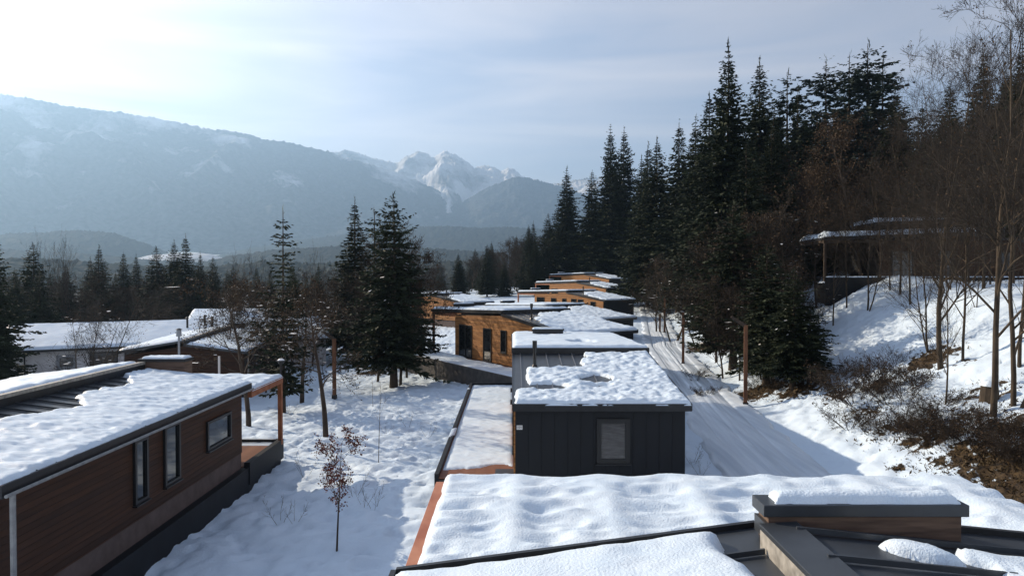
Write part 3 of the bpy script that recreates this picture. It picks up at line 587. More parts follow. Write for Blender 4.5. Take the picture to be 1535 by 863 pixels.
W5 = [(10.4, 11.9, 1.45, 2.45, 0), (8.15, 9.1, 1.4, 2.4, 0), (6.3, 7.0, 1.35, 2.4, 0), (4.5, 5.4, 1.25, 2.4, 0), (3.3, 4.2, 1.25, 2.35, 0), (1.25, 2.05, 1.2, 2.15, 0)]
rowhouse('black fronted house with one curtained end window, number plate and melting roof snow', (.1, 20.5), -6.2, 0, 1, windows=[(8, 10, .02, 2.2, 0), (3, 4.2, .02, 2.1, 0)], end_window=(2.45, 3.45, .55, 1.9), plate='101', fine=True)
rowhouse('honey timber house above a concrete retaining wall, with tall glass doors', (3.0, 39.8), -5.92, math.radians(33), 1.07, windows=W3, deck='concrete')
rowhouse('timber house with a grey metal screen beside its porch', (7.24, 62.0), -6.5, math.radians(37), 1.07, windows=[(1.0, 1.8, .9, 1.6, 0)], deck=None, glass_wall=True, pipe=False, wood='darkwood2' if 'darkwood2' in M else 'wood')
rowhouse('sunlit timber house with a row of six small windows', (11.25, 84.0), -5.55, math.radians(37.7), 1.07, windows=W5, deck=None, plinth=1.6)
rowhouse('timber house just uphill of the one with six windows', (14.6, 106.0), -4.45, math.radians(38), 1.07, windows=[(10.4, 11.9, 1.0, 2.1, 0)], deck=None, plinth=1.6)
rowhouse('farthest timber house at the top of the row below the forest', (18.2, 128.0), -3.1, math.radians(38), 1.07, windows=[], deck=None, plinth=1.6)
rowhouse('timber house standing alone below the row, half hidden by an evergreen', (-6.4, 86.0), -5.75, math.radians(42), 1.0, windows=[], deck=None)
rowhouse('dark house on the snowy terrace, fronted by a black parapet wall', (37.2, 45.0), -.45, math.radians(84), 1.0, windows=[(10.2, 11.6, .1, 2.1, 0), (7.6, 8.6, .1, 2.1, 0), (4.0, 5.0, .8, 2.0, 0)], deck='dark', wood='darkwood', beam='bark', snow_t=2.4, group=None)  # tree shade on the beams is put in as a dark material
rowhouse('dark house higher up, only its snowy roof showing over the terrace house', (47, 57.0), 1.5, math.radians(84), 1.0, deck=None, wood='darkwood', beam='bark', snow_t=2.4, group=None)  # beams coloured dark for shade here as well

# ------------------------------------------------------------------ white building and the roofs behind
def white_building():
    a = P(3, 525, 47.0); d = Vector((P(268, 512, 52.0) - a)); d.z = 0; Ln = 22.0; rz = math.atan2(d.y, d.x)
    t = thing('white_building', 'long white single storey building with snowy pitched roof and roof vents', 'building', (a.x, a.y, CZ - 7.6), rz)
    e, r, hd = 2.45, 3.75, 4.2
    MB().prism([(0, -.3), (2 * hd, -.3), (2 * hd, e), (hd, r - .12), (0, e)], 0, Ln, 'x').build('wall', M['white'], t)
    for s, nm in ((-1, 'roof'), (1, 'roof')):
        u0 = hd + s * (hd + .45); z0 = e - .14
        MB().prism([(u0, z0), (hd, r), (hd, r + .1), (u0, z0 + .1)], -.4, Ln + .4, 'x').build(nm, M['trim'], t)
    sl = (r - e + .14) / (hd + .45)
    snow_patch('snow_cover', -.42, Ln + .42, -.5, hd, lambda X, Y: e - .04 + sl * (Y + .45), lumpy(.16, .2, .7, .7, 2), .2, t, edge=.2, seed=1, round_edges=(1, 1, 1, 0))
    snow_patch('snow_cover', -.42, Ln + .42, hd, 2 * hd + .5, lambda X, Y: e - .04 + sl * (2 * hd + .45 - Y), lumpy(.16, .2, .7, .7, 3), .3, t, edge=.2, seed=1, round_edges=(1, 1, 0, 1))
    MB().box(-.3, Ln + .3, -.58, -.46, e - .18, e - .03).build('gutter', M['trim'], t)
    MB().tube((1.25, -.1, e - .2), (1.25, -.1, -.3), .05).build('downpipe', M['trim'], t)
    MB().tube((-.05, -.1, e - .2), (-.05, -.1, -.3), .05).build('downpipe', M['trim'], t)
    d_ = MB().box(3.1, 4.3, -.06, -.001, -.2, 1.95).build('door', M['greywall'], t); MB().box(3.3, 4.1, -.08, -.0605, 1.1, 1.75).build('pane', M['blind'], d_)
    for x0, x1 in ((5.1, 6.9), (7.3, 8.8), (9.1, 10.4), (12, 13.6), (15, 16.6)):
        window(t, 'window', (x0, -.001, 1.1), (1, 0, 0), (0, -1, 0), x1 - x0, .95, fr=.09, glass='blind')
    for x, y, h in ((11.6, 2.4, .85), (12.9, 2.9, .8), (13.4, 2.0, .95)):
        zb = e + sl * (y + .45)
        p = MB().tube((x, y, zb - .1), (x, y, zb + h), .08).build('roof_vent', M['pipe'], t); MB().tube((x, y, zb + h), (x, y, zb + h + .14), .14, .06).build('vent_cowl', M['pipe'], p)
    MB().box(1.6, 5.5, -1.6, -1.5, -.2, .5).build('railing', M['trim'], t)
    return t
white_building()
def roof_house(label, px0, px1, py, Y, rz):
    a = P(px0, py, Y); Ln = (px1 - px0) / F_PX * Y
    t = thing('small_house', label, 'house', (a.x, a.y, float(ground(a.x, a.y))), rz); h = a.z - float(ground(a.x, a.y))
    MB().prism([(0, -.5), (7, -.5), (7, h), (3.5, h + 1.0), (0, h)], 0, Ln, 'x').build('wall', M['darkwood'], t)
    for s in (-1, 1):
        u = 3.5 + s * 4
        MB().prism([(u, h - .1), (3.5, h + 1.06), (3.5, h + 1.16), (u, h + .02)], -.3, Ln + .3, 'x').build('roof', M['trim'], t)
    snow_patch('snow_cover', -.3, Ln + .3, -.5, 3.5, lambda X, Y: h + .02 + 1.14 * (Y + .5) / 4, lumpy(.15, .3, .8, .8, 2), .2, t, edge=.2, seed=2, round_edges=(1, 1, 1, 0))
    MB().box(Ln * .5, Ln * .5 + .6, 2.6, 3.2, h + .8, h + 1.9).build('chimney', M['chimney'], t)
roof_house('snowy roofed brown house behind the white building', 282, 400, 487, 62, math.radians(14))
roof_house('small snowy roofed house half hidden behind the big spruce', 470, 560, 475, 80, math.radians(6))

# ------------------------------------------------------------------ trees: meshes shared by copies
def blades(P0, D, Wv):
    """diamond blades: base, direction*length, half width vector"""
    P0 = np.asarray(P0); D = np.asarray(D); Wv = np.asarray(Wv); n = len(P0)
    V = np.stack([P0, P0 + D * .45 + Wv, P0 + D, P0 + D * .45 - Wv], 1).reshape(-1, 3)
    return V, np.arange(4 * n).reshape(n, 4)
def trunk_mesh(name, H, r0, r1, mat_, seed, bend=.15, n=9, sides=9):
    g = np.random.default_rng(seed); ph = g.uniform(0, 6.28, 2); V = []; F = []
    for i in range(n + 1):
        t = i / n; r = r0 + (r1 - r0) * t ** .9 + (.35 * r0 * (1 - t * 12) if t < .08 else 0)
        cx = bend * math.sin(t * 2.5 + ph[0]) - bend * math.sin(ph[0]); cy = bend * math.sin(t * 2.1 + ph[1]) - bend * math.sin(ph[1])
        for j in range(sides): a = 2 * math.pi * j / sides; V.append((cx + r * math.cos(a), cy + r * math.sin(a), -.6 * (i == 0) + t * H))
    for i in range(n):
        for j in range(sides): k2 = (j + 1) % sides; F.append((i * sides + j, i * sides + k2, (i + 1) * sides + k2, (i + 1) * sides + j))
    return npmesh(name, V, F, mat_, True)
def spruce(seed, H=20., R=3.3, levels=52, nbr=7, tw=7., c0=.07, droop=.28, ragged=.22, power=.85, needle='needle', snowp=.05, blade=1.0, gaps=0.0, updir=.25, taper=.2, trunk=.012):
    g = np.random.default_rng(seed); P0 = []; D = []; W = []; SP = []; SD = []; SW = []
    clump = g.uniform(.75, 1.15, (12, 6))
    for i in range(levels):
        t = c0 + (1 - c0) * (i + g.uniform(0, .9)) / levels
        if t > .995 or (t > .9 and g.uniform() < .3) or (t > .96 and g.uniform() < .5): continue
        base = R * ((1 - t) / (1 - c0)) ** (power + taper * ss(.6, 1, t)) + .07; bl_ = blade * (.6 + .4 * min(1, base / 1.3)) * min(1, .25 + .75 * (1 - t) / .08)
        if t < c0 + .1: base *= .75 + 2.5 * (t - c0)
        nb = max(4, int(round(nbr * (1 - .25 * t) + g.uniform(-1, 1)))); a0 = g.uniform(0, 6.28)
        for b in range(nb):
            if g.uniform() < gaps: continue
            az = a0 + 2 * math.pi * b / nb + g.normal(0, .22)
            Ln = base * clump[min(11, int(t * 12)), int(az / 1.05) % 6] * max(.35, 1 + ragged * g.normal())
            er = np.array([math.cos(az), math.sin(az), 0]); et = np.array([-er[1], er[0], 0])
            dr = droop * (1 - 1.25 * ss(.55, 1, t)) * g.uniform(.6, 1.4) - updir * ss(.7, 1, t)
            m = max(4, int(Ln * tw)); s = np.sort(g.uniform(.10, 1, m))
            z = H * t - dr * Ln * s ** 1.3 + .16 * Ln * s ** 3
            p = er * (s * Ln)[:, None] + np.array([0, 0, 1]) * z[:, None]
            for sd_ in (-1, 1):
                ln = bl_ * (.22 + .34 * Ln * .42 * (1.1 - s)) * g.uniform(.7, 1.35, m)
                d = er * .75 + et * (sd_ * g.uniform(.45, 1.0, m))[:, None] + np.array([0, 0, 1]) * (g.uniform(-.65, .25, m))[:, None]
                d /= np.linalg.norm(d, axis=1)[:, None]
                P0.append(p); D.append(d * ln[:, None])
                wv = np.cross(d, np.array([0, 0, 1.])) + g.normal(0, .9, (m, 3)); wv /= np.linalg.norm(wv, axis=1)[:, None]
                W.append(wv * (.05 + .10 * ln)[:, None] * bl_)
            tip = p[-1:]; P0.append(tip - er * .1); D.append((er * .35 + np.array([0, 0, .03]))[None] * bl_); W.append((et * .06)[None])
            if g.uniform() < snowp and t < .9:
                q = g.uniform(.5, .95); ln = g.uniform(.35, .8) * min(1, Ln * .4)
                SP.append(er * (q * Ln - ln * .5) + np.array([0, 0, H * t - dr * Ln * q ** 1.3 + .16 * Ln * q ** 3 + .10])); SD.append(er * ln + np.array([0, 0, -dr * ln])); SW.append(et * g.uniform(.05, .13))
    for q in range(5):
        P0.append(np.array([[0, 0, H * (.95 + .008 * q)]])); D.append(np.array([[g.normal(0, .08), g.normal(0, .08), .018 * H + .05 * q]])); W.append(np.array([[.035, .02, 0]]))
    V, F = blades(np.concatenate(P0), np.concatenate(D), np.concatenate(W))
    crown = npmesh('crown', V, F, M[needle]); tr = trunk_mesh('trunk', H * .98, trunk * H + .02, .02, M['bark'], seed, .05)
    sn = None
    if SP: V, F = blades(SP, SD, SW); sn = npmesh('branch_snow', V, F, M['twigsnow'])
    return dict(H=H, parts=[('trunk', tr), ('crown', crown)] + ([('branch_snow', sn)] if sn else []))

def tubes(polys, name, mat_):
    V = []; F = []; o = 0
    for pts, rads, n in polys:
        k_ = len(pts)
        for i in range(k_):
            d = pts[min(i + 1, k_ - 1)] - pts[max(i - 1, 0)]; d = d / (np.linalg.norm(d) + 1e-9)
            a = np.cross(d, (0, 0, 1.) if abs(d[2]) < .9 else (1., 0, 0)); a /= np.linalg.norm(a); c = np.cross(d, a)
            for j in range(n): q = 2 * math.pi * j / n; V.append(pts[i] + rads[i] * (a * math.cos(q) + c * math.sin(q)))
        for i in range(k_ - 1):
            for j in range(n): j2 = (j + 1) % n; F.append((o + i * n + j, o + i * n + j2, o + (i + 1) * n + j2, o + (i + 1) * n + j))
        o += k_ * n
    return npmesh(name, np.array(V), np.array(F), mat_, True)
def broadleaf(seed, H=12., tr=.13, first=.3, kids=(10, 6, 4, 3), ang=(.9, .8, .8, .7), lenf=(.42, .55, .55, .6), up=.35, leaves=0, leaf='dryleaf', lsize=.11, stems=1, spread=.15, bark='bark', twig='twig', minr=.006, leafclump=.28, snowy=0, trunk_twist=.06):
    g = np.random.default_rng(seed); big = []; small = []; ends = []
    def grow(p, d, Ln, r, lv):
        m = 8 if lv == 0 else (5 if lv < 2 else 3); pts = [p]; rad = [r]
        for i in range(m):
            d = d + g.normal(0, trunk_twist if lv == 0 else .16, 3) + np.array([0, 0, up * (.08 if lv == 0 else .12)]); d /= np.linalg.norm(d)
            p = p + d * Ln / m; pts.append(p); rad.append(max(minr * .8, r * (1 - .85 * (i + 1) / m)))
        pts = np.array(pts); (big if lv < 2 else small).append((pts, rad, 8 if lv == 0 else (5 if lv < 2 else 3)))
        if lv >= len(kids): ends.append(pts); return
        for q in range(kids[lv]):
            f = first + (1 - first) * (q + g.uniform(0, 1)) / kids[lv] if lv == 0 else g.uniform(.25, 1)
            x = f * m; i = min(m - 1, int(x)); pp = pts[i] + (pts[i + 1] - pts[i]) * (x - i); dd = pts[i + 1] - pts[i]; dd /= np.linalg.norm(dd)
            rnd = g.normal(0, 1, 3); perp = rnd - dd * rnd.dot(dd); perp /= np.linalg.norm(perp); a = ang[lv] * g.uniform(.65, 1.2)
            nd = dd * math.cos(a) + perp * math.sin(a); nd[2] += up * .3; nd /= np.linalg.norm(nd)
            rr = max(minr, r * (1 - .8 * f) * (.5 if lv == 0 else .6))
            grow(pp, nd, Ln * lenf[lv] * g.uniform(.6, 1.15) * ((1.15 - .75 * f) if lv == 0 else 1), rr, lv + 1)
    for s_ in range(stems):
        a = g.uniform(0, 6.28); d = np.array([math.cos(a) * spread * (stems > 1), math.sin(a) * spread * (stems > 1), 1.]); d /= np.linalg.norm(d)
        grow(np.array([.12 * math.cos(a) * (stems > 1), .12 * math.sin(a) * (stems > 1), -.3 if tr > .03 else -.1]), d, H * (1 if s_ == 0 else g.uniform(.7, 1)), tr * (1 if stems == 1 else g.uniform(.6, 1)), 0)
    parts = [('trunk', tubes(big, 'trunk', M[bark]))]
    if small: parts.append(('crown', tubes(small, 'crown', M[twig])))
    if leaves:
        E = np.concatenate([e[1:] for e in ends]); i = g.integers(0, len(E), leaves); p = E[i] + g.normal(0, leafclump * .4, (leaves, 3))
        d = g.normal(0, 1, (leaves, 3)); d[:, 2] -= .4; d /= np.linalg.norm(d, axis=1)[:, None]; wv = np.cross(d, g.normal(0, 1, (leaves, 3))); wv /= np.linalg.norm(wv, axis=1)[:, None]
        sz = g.uniform(.6, 1.3, leaves)[:, None] * lsize; V, F = blades(p, d * sz, wv * sz * .34); parts.append(('leaves', npmesh('leaves', V, F, M[leaf])))
    if snowy:
        E = np.concatenate([e[1:] for e in ends]); i = g.integers(0, len(E), snowy); d = g.normal(0, .2, (snowy, 3)); d[:, 2] *= .2
        V, F = blades(E[i] + np.array([0, 0, .02]), d, np.cross(d, (0, 0, 1.)) * .35 + .001); parts.append(('branch_snow', npmesh('branch_snow', V, F, M['twigsnow'])))
    top = max(float(q[0][:, 2].max()) for q in big + small)
    return dict(H=top, parts=parts)
K = {
 's1': spruce(11, 26, 4.5, 116, 10, 6.5, .05, ragged=.24, snowp=.03, blade=1.2), 's2': spruce(12, 22, 3.9, 98, 9, 7, .06, ragged=.28, power=.8, snowp=.03, blade=1.15),
 's3': spruce(13, 20, 3.5, 92, 9, 7, .07, ragged=.2, power=.95, snowp=.02, blade=1.15), 's4': spruce(14, 18, 3.5, 78, 9, 7, .04, ragged=.3, power=.75, snowp=.03, blade=1.15),
 'p1': spruce(21, 22, 3.2, 44, 7, 9, .30, droop=.10, ragged=.3, power=.55, needle='needle2', snowp=.0, blade=1.15, gaps=.16, updir=.1, taper=0), 'p2': spruce(22, 22, 2.7, 38, 7, 9, .38, droop=.05, ragged=.35, power=.5, needle='needle2', snowp=.0, blade=1.1, gaps=.2, updir=.1, taper=0),
 'y1': spruce(31, 11, 1.6, 44, 6, 11, .10, droop=.12, ragged=.3, power=.7, snowp=.03, blade=.9, gaps=.05, taper=.0, trunk=.007),
 'w1': spruce(41, 12, 2.6, 60, 9, 9, .12, droop=.3, ragged=.35, power=.55, snowp=.04, blade=.95, trunk=.019),
 'b1': broadleaf(51, 13, .13, .18, (20, 8, 5, 3), bark='palebark'), 'b2': broadleaf(52, 14, .12, .22, (18, 8, 5, 3), bark='palebark', up=.5, leaves=700, lsize=.08),
 'b3': broadleaf(53, 11, .14, .12, (20, 8, 6, 2), leaves=2600, lsize=.13, up=.3, minr=.012), 'b4': broadleaf(54, 12, .12, .1, (22, 8, 6, 2), leaves=1400, lsize=.13, up=.45, minr=.012),
 'o1': broadleaf(61, 9, .15, .32, (13, 6, 5, 3), ang=(1.1, .9, .8, .8), lenf=(.48, .55, .5, .5), leaves=3800, lsize=.10, up=.15, snowy=60), 'o2': broadleaf(62, 8, .17, .36, (12, 6, 4, 3), ang=(1.15, .9, .8, .8), lenf=(.46, .55, .5, .5), leaves=2600, lsize=.10, up=.1, snowy=60, trunk_twist=.025),
 'd1': broadleaf(63, 15, .16, .15, (18, 7, 5, 3), leaves=7500, lsize=.15, up=.25, leafclump=.5), 't1': broadleaf(71, 13, .07, .3, (14, 4, 3), ang=(.45, .5, .5), lenf=(.35, .5, .5), up=.8, stems=5, spread=.12),
 'm1': broadleaf(72, 11, .11, .12, (15, 7, 5, 3), stems=2, spread=.25, bark='palebark', up=.4, leaves=300), 'm2': broadleaf(73, 9, .09, .15, (11, 6, 4, 2), stems=3, spread=.35, bark='palebark', up=.35, leaves=500, snowy=50),
 'h1': broadleaf(81, 2.2, .02, .1, (9, 5, 3), stems=9, spread=.7, minr=.004, leaves=350, lsize=.05, up=.5, leafclump=.1, lenf=(.4, .5, .5)), 'h2': broadleaf(82, 1.5, .016, .1, (8, 5, 3), stems=11, spread=1.0, minr=.004, leaves=500, lsize=.05, up=.3, leafclump=.1, lenf=(.45, .5, .5)),
 'h3': broadleaf(83, 1.3, .010, .3, (5, 3), ang=(.6, .6), lenf=(.4, .5), stems=4, spread=.6, minr=.003, up=.5),
 'r1': broadleaf(91, 3.3, .032, .36, (13, 5, 3), ang=(1.1, .7, .7), lenf=(.44, .5, .5), up=.2, leaves=1500, leaf='redleaf', lsize=.065, leafclump=.12, minr=.004, trunk_twist=.02),
 'v1': broadleaf(92, 2.6, .014, .5, (5, 3), ang=(.5, .5), lenf=(.3, .4), up=.6, minr=.003, trunk_twist=.02),
}
_tree_n = [0]
def plant(kind, name, label, cat, loc, height, rz=None, group=None, lean=(0, 0), wide=1.0):
    v = K[kind]; s = height / v['H']; _tree_n[0] += 1
    t = thing(name, label, cat, loc, 0, group); t.rotation_euler = (lean[0], lean[1], rz if rz is not None else (_tree_n[0] * 2.399) % 6.283); t.scale = (s * wide, s * wide, s)
    for nm, me in v['parts']:
        o = link(nm, me, t)
        if nm in ('branch_snow', 'leaves'): o['kind'] = 'stuff'          # too small to pick apart singly
    return t
def plant_px(kind, name, label, cat, px, top, Y, group=None, base=None, wide=1.0, rz=None, lean=(0, 0)):
    """stand at column px and distance Y (or on the ground seen at row base), grown so that its tip reaches row top"""
    g = hit(px, base) if base else at(px, Y)
    ztop = CZ - (top - HY) / F_PX * g.y
    return plant(kind, name, label, cat, g - Vector((0, 0, .05)), ztop - g.z, rz, group, lean, wide)

# --- right hillside
GS = 'tall spruces on the hillside right of the road'
for (kd, px, top, Y, wd) in [('s1', 1090, 60, 58, 1.05), ('s2', 1137, 86, 66, 1.05), ('s3', 1018, 178, 92, 1.15), ('s1', 1042, 172, 84, 1.1), ('s2', 985, 205, 98, 1.2), ('s3', 972, 212, 104, 1.1),
                             ('s1', 915, 184, 143, .95), ('s2', 936, 190, 148, .95), ('s3', 1196, 128, 76, 1.15), ('s1', 850, 248, 150, 1.2), ('s4', 822, 318, 158, 1.1), ('s3', 800, 330, 166, 1.1), ('s2', 962, 232, 138, 1.0), ('s2', 1062, 140, 72, 1.1),
                             ('s4', 888, 255, 146, 1.1), ('s2', 1160, 165, 62, 1.1), ('s4', 1120, 210, 52, 1.1), ('s2', 1340, 130, 72, 1.1), ('s1', 1470, 72, 56, 1.0), ('s2', 1420, 120, 60, 1.1), ('s3', 1380, 150, 66, 1.1), ('s1', 1528, 60, 52, 1.1)]:
    plant_px(kd, 'spruce_tree', {1090: 'tallest pointed spruce of the hillside forest, straight above the arm lamp post', 1137: 'slender spruce just uphill of the tallest spruce', 850: 'lone pointed spruce at the valley end of the hillside forest',
        915: 'taller of the twin spruces behind the farthest timber house', 936: 'lesser of the twin spruces behind the farthest timber house'}.get(px, 'tall dark spruce in the forest on the hillside above the road'), 'tree', px, top, Y, GS, wide=wd)
GP = 'open crowned pines above the spruces'
for (kd, px, top, Y) in [('p2', 1180, 103, 84), ('p1', 1236, 84, 82), ('p1', 1272, 78, 78), ('p2', 1300, 60, 77), ('p1', 1322, 84, 80), ('p2', 1216, 150, 86)]:
    plant_px(kd, 'pine_tree', {1180: 'slim pine standing apart against the sky beside the tallest spruces', 1300: 'highest of the bluish pines behind the brown leaved tree'}.get(px, 'open crowned bluish pine rising behind the brown leaved tree'), 'tree', px, top, Y, GP, wide=1.25)
g2 = np.random.default_rng(5)
sky_env = lambda px: np.interp(px, [560, 640, 700, 760, 830, 900, 960, 1050, 1100, 1340, 1535], [402, 396, 370, 350, 318, 270, 240, 205, 170, 190, 150])
cnt = 0
while cnt < 74:
    Y = g2.uniform(54, 190); d = g2.uniform(6, 46); x = float(road_x(Y)) + HW + d; px = CX + x / Y * F_PX
    if px > 1600 or (Y < 70 and 1215 < px): continue
    g = float(ground(x, Y)); top = max(sky_env(px) + abs(g2.normal(0, 45)), 0); h = CZ - (top - HY) / F_PX * Y - g
    h = min(h, 25);
    if h < 7: continue
    kd = ['s1', 's2', 's3', 's4'][cnt % 4]
    plant(kd, 'spruce_tree', 'tall dark spruce in the forest on the hillside above the road', 'tree', (x, Y, g - .1), h, None, GS, wide=g2.uniform(1.0, 1.35)); cnt += 1
cnt = 0
while cnt < 26:                                     # a closed wall of spruces along the forest edge
    Y = g2.uniform(50, 120); d = g2.uniform(4.5, 16); x = float(road_x(Y)) + HW + d; px = CX + x / Y * F_PX
    if Y < 64 and px > 1190: continue
    g = float(ground(x, Y)); top = sky_env(px) + 40 + abs(g2.normal(0, 70)); h = min(CZ - (top - HY) / F_PX * Y - g, 22)
    if h < 6: continue
    plant(['s4', 's2', 's1', 's3'][cnt % 4], 'spruce_tree', 'tall dark spruce in the forest on the hillside above the road', 'tree', (x, Y, g - .1), h, None, GS, wide=g2.uniform(1.0, 1.4)); cnt += 1
cnt = 0
while cnt < 34:                                     # brown leafless trees at the forest foot
    Y = g2.uniform(52, 170); d = g2.uniform(2.5, 16); x = float(road_x(Y)) + HW + d; px = CX + x / Y * F_PX
    if Y < 66 and px > 1200: continue
    plant(['b3', 'b4', 'b3', 'm1'][cnt % 4], 'bare_tree', 'leafless brown tree at the foot of the spruce forest', 'tree', (x, Y, float(ground(x, Y)) - .1), g2.uniform(7, 13) * (1 if Y < 90 else 1.15), None, 'leafless trees along the forest edge', wide=1.1); cnt += 1
cnt = 0
while cnt < 30:
    Y = g2.uniform(66, 100); px = g2.uniform(1200, 1600); x = (px - CX) / F_PX * Y; g = float(ground(x, Y))
    top = np.interp(px, [1200, 1340, 1400, 1500, 1600], [200, 180, 170, 110, 60]) + abs(g2.normal(0, 60)); h = min(24, CZ - (top - HY) / F_PX * Y - g)
    if h < 8: continue
    plant(['s1', 's2', 's3', 's4'][cnt % 4], 'spruce_tree', 'dark spruce in the forest behind the terrace houses', 'tree', (x, Y, g - .1), h, None, 'spruces behind the terrace houses', wide=1.3); cnt += 1
# valley woods straight ahead
cnt = 0
while cnt < 96:
    Y = g2.uniform(138, 300); px = g2.uniform(540, 960); x = (px - CX) / F_PX * Y
    if x > float(road_x(Y)) - 4 and Y < 200 and px > 930: continue
    g = float(ground(x, Y)); top = sky_env(px) + abs(g2.normal(0, 22)) + (6 if px < 640 else 0); h = min(CZ - (top - HY) / F_PX * Y - g, 26)
    if h < 5: continue
    e_ = g2.uniform() < .5
    plant(['s2', 's3', 's4', 'p1'][cnt % 4] if e_ else ['b3', 'b4'][cnt % 2], 'spruce_tree' if e_ else 'bare_tree', 'dark evergreen in the wood beyond the last houses' if e_ else 'leafless tree in the wood beyond the last houses', 'tree', (x, Y, g - .1), h if e_ else min(h, 15), None,
          'evergreens in the wood beyond the houses' if e_ else 'leafless trees in the wood beyond the houses', wide=1.3); cnt += 1
# left woods behind the white building
GL = 'spruces behind the white building'
for (kd, px, top, Y, wd) in [('s4', -8, 345, 44, 1.0), ('s2', 22, 400, 66, 1.2), ('s4', 50, 362, 74, 1.3), ('s3', 150, 366, 84, 1.4), ('s3', 136, 384, 90, 1.4), ('s3', 186, 374, 94, 1.2), ('s3', 205, 379, 98, 1.2), ('s4', 235, 368, 86, 1.3), ('s2', 262, 358, 84, 1.2), ('s3', 279, 349, 82, 1.3), ('s3', 301, 376, 92, 1.1), ('s4', 320, 384, 96, 1.1), ('s4', 100, 396, 80, 1.3), ('s4', 440, 398, 84, 1.3), ('s3', 475, 404, 90, 1.3), ('s4', 350, 398, 92, 1.2)]:
    plant_px(kd, 'spruce_tree', {-8: 'big dark spruce at the gable of the white building', 279: 'tallest pointed spruce in the tree line behind the white building'}.get(px, 'dark spruce in the tree line behind the white building'), 'tree', px, top, Y, GL, wide=wd)
for (px, top, Y) in [(66, 336, 76), (86, 340, 78), (104, 334, 77), (350, 362, 72), (372, 356, 74), (480, 352, 70), (388, 362, 74)]:
    plant_px('t1', 'bare_tree', 'slender upright leafless tree rising above the tree line', 'tree', px, top, Y, 'slender trees above the tree line', wide=.8)
cnt = 0
while cnt < 92:
    Y = g2.uniform(64, 150); px = g2.uniform(-60, 650); x = (px - CX) / F_PX * Y
    if Y < 70 and 250 < px < 420: continue
    if Y < 104 and px > 560: continue
    top = g2.uniform(398, 432); g = float(ground(x, Y)); h = CZ - (top - HY) / F_PX * Y - g
    e_ = g2.uniform() < .3
    plant(['s3', 's4'][cnt % 2] if e_ else ['b3', 'b4', 'm1', 'b1'][cnt % 4], 'spruce_tree' if e_ else 'bare_tree', 'dark spruce in the tree line behind the white building' if e_ else 'leafless brown tree in the wood behind the white building', 'tree', (x, Y, g - .1), h, None, GL if e_ else 'leafless trees behind the white building', wide=1.2); cnt += 1
# trees of the yard
plant_px('y1', 'young_spruce_tree', 'thin sparse young spruce standing between the brown chalets and the yard', 'tree', 425, 308, 37, wide=1.0)
plant_px('s3', 'spruce_tree', 'well formed spruce beside the taller ragged one behind the yard', 'tree', 533, 294, 58, wide=1.25)
plant_px('w1', 'spruce_tree', 'big ragged spruce with thick leaning trunk at the upper edge of the yard', 'tree', 590, 288, 0, base=580, wide=.95)
plant_px('w1', 'spruce_tree', 'dense bushy evergreen beside the big ragged spruce', 'tree', 618, 392, 53, wide=.95)
plant_px('b4', 'bare_tree', 'leafless tree tangled with the big ragged spruce', 'tree', 566, 318, 47, wide=.9)
plant_px('y1', 'young_spruce_tree', 'small spruce tip behind the big ragged spruce', 'tree', 561, 312, 60, wide=1.3)
plant_px('o1', 'oak_tree', 'small oak with clinging brown leaves behind the brown chalet', 'tree', 372, 405, 34, wide=1.15)
plant_px('o2', 'oak_tree', 'dark trunked tree with a few hanging leaves in the middle of the yard', 'tree', 488, 405, 0, base=655, wide=1.0)
plant_px('o2', 'oak_tree', 'brown leaved tree between the low chalet and the timber lamp post', 'tree', 452, 420, 40, wide=1.1)
plant_px('m2', 'bare_tree', 'leafless three stemmed tree in front of the white building', 'tree', 122, 425, 39, wide=1.0)
plant_px('b1', 'bare_tree', 'leafless single trunked tree by the white building door', 'tree', 140, 410, 42, wide=.8)
plant_px('b4', 'bare_tree', 'leafless tree at the gable of the low brown chalet', 'tree', 540, 400, 54, wide=.9)
for i, (px, top, Y, kd) in enumerate([(335, 420, 46, 'b3'), (350, 432, 50, 'o1'), (398, 415, 44, 'b4'), (415, 425, 56, 'b3'), (440, 400, 62, 's4'), (468, 410, 56, 'b3'), (478, 392, 66, 's3'), (505, 398, 62, 'b4'), (520, 410, 60, 'b3'), (545, 390, 63, 'b3'), (430, 440, 44, 'o1'), (610, 350, 48, 'b4'), (385, 395, 70, 's3'), (600, 360, 45, 'b3')]):
    ev = kd[0] == 's'
    plant_px(kd, 'spruce_tree' if ev else 'bare_tree', 'dark conifer among the brown trees beyond the yard' if ev else 'brown twiggy tree in the thicket between the chalets and the big spruce', 'tree', px, top, Y, 'conifers beyond the yard' if ev else 'thicket between the chalets and the big spruce')
plant_px('r1', 'sapling', 'young sapling with dark red leaves in the snowy yard', 'sapling', 503, 640, 0, base=828)
for (px, top, base) in [(567, 570, 694), (559, 545, 610)]:
    plant_px('v1', 'sapling', 'thin leafless whip of a sapling in the snowy yard', 'sapling', px, top, 0, 'thin leafless saplings in the yard', base=base)
for (px, base, h) in [(418, 785, .95), (440, 785, .7), (456, 715, .9), (545, 760, .8), (560, 765, .8), (612, 640, .9), (642, 655, .8), (580, 652, .6), (435, 620, .8), (530, 745, .9), (400, 700, .5), (1040, 695, .8), (1052, 712, .7)]:
    h_ = hit(px, base); plant('h3', 'shrub', 'small leafless twiggy shrub poking out of the snow', 'shrub', h_, h, None, 'small twiggy shrubs in the snow')
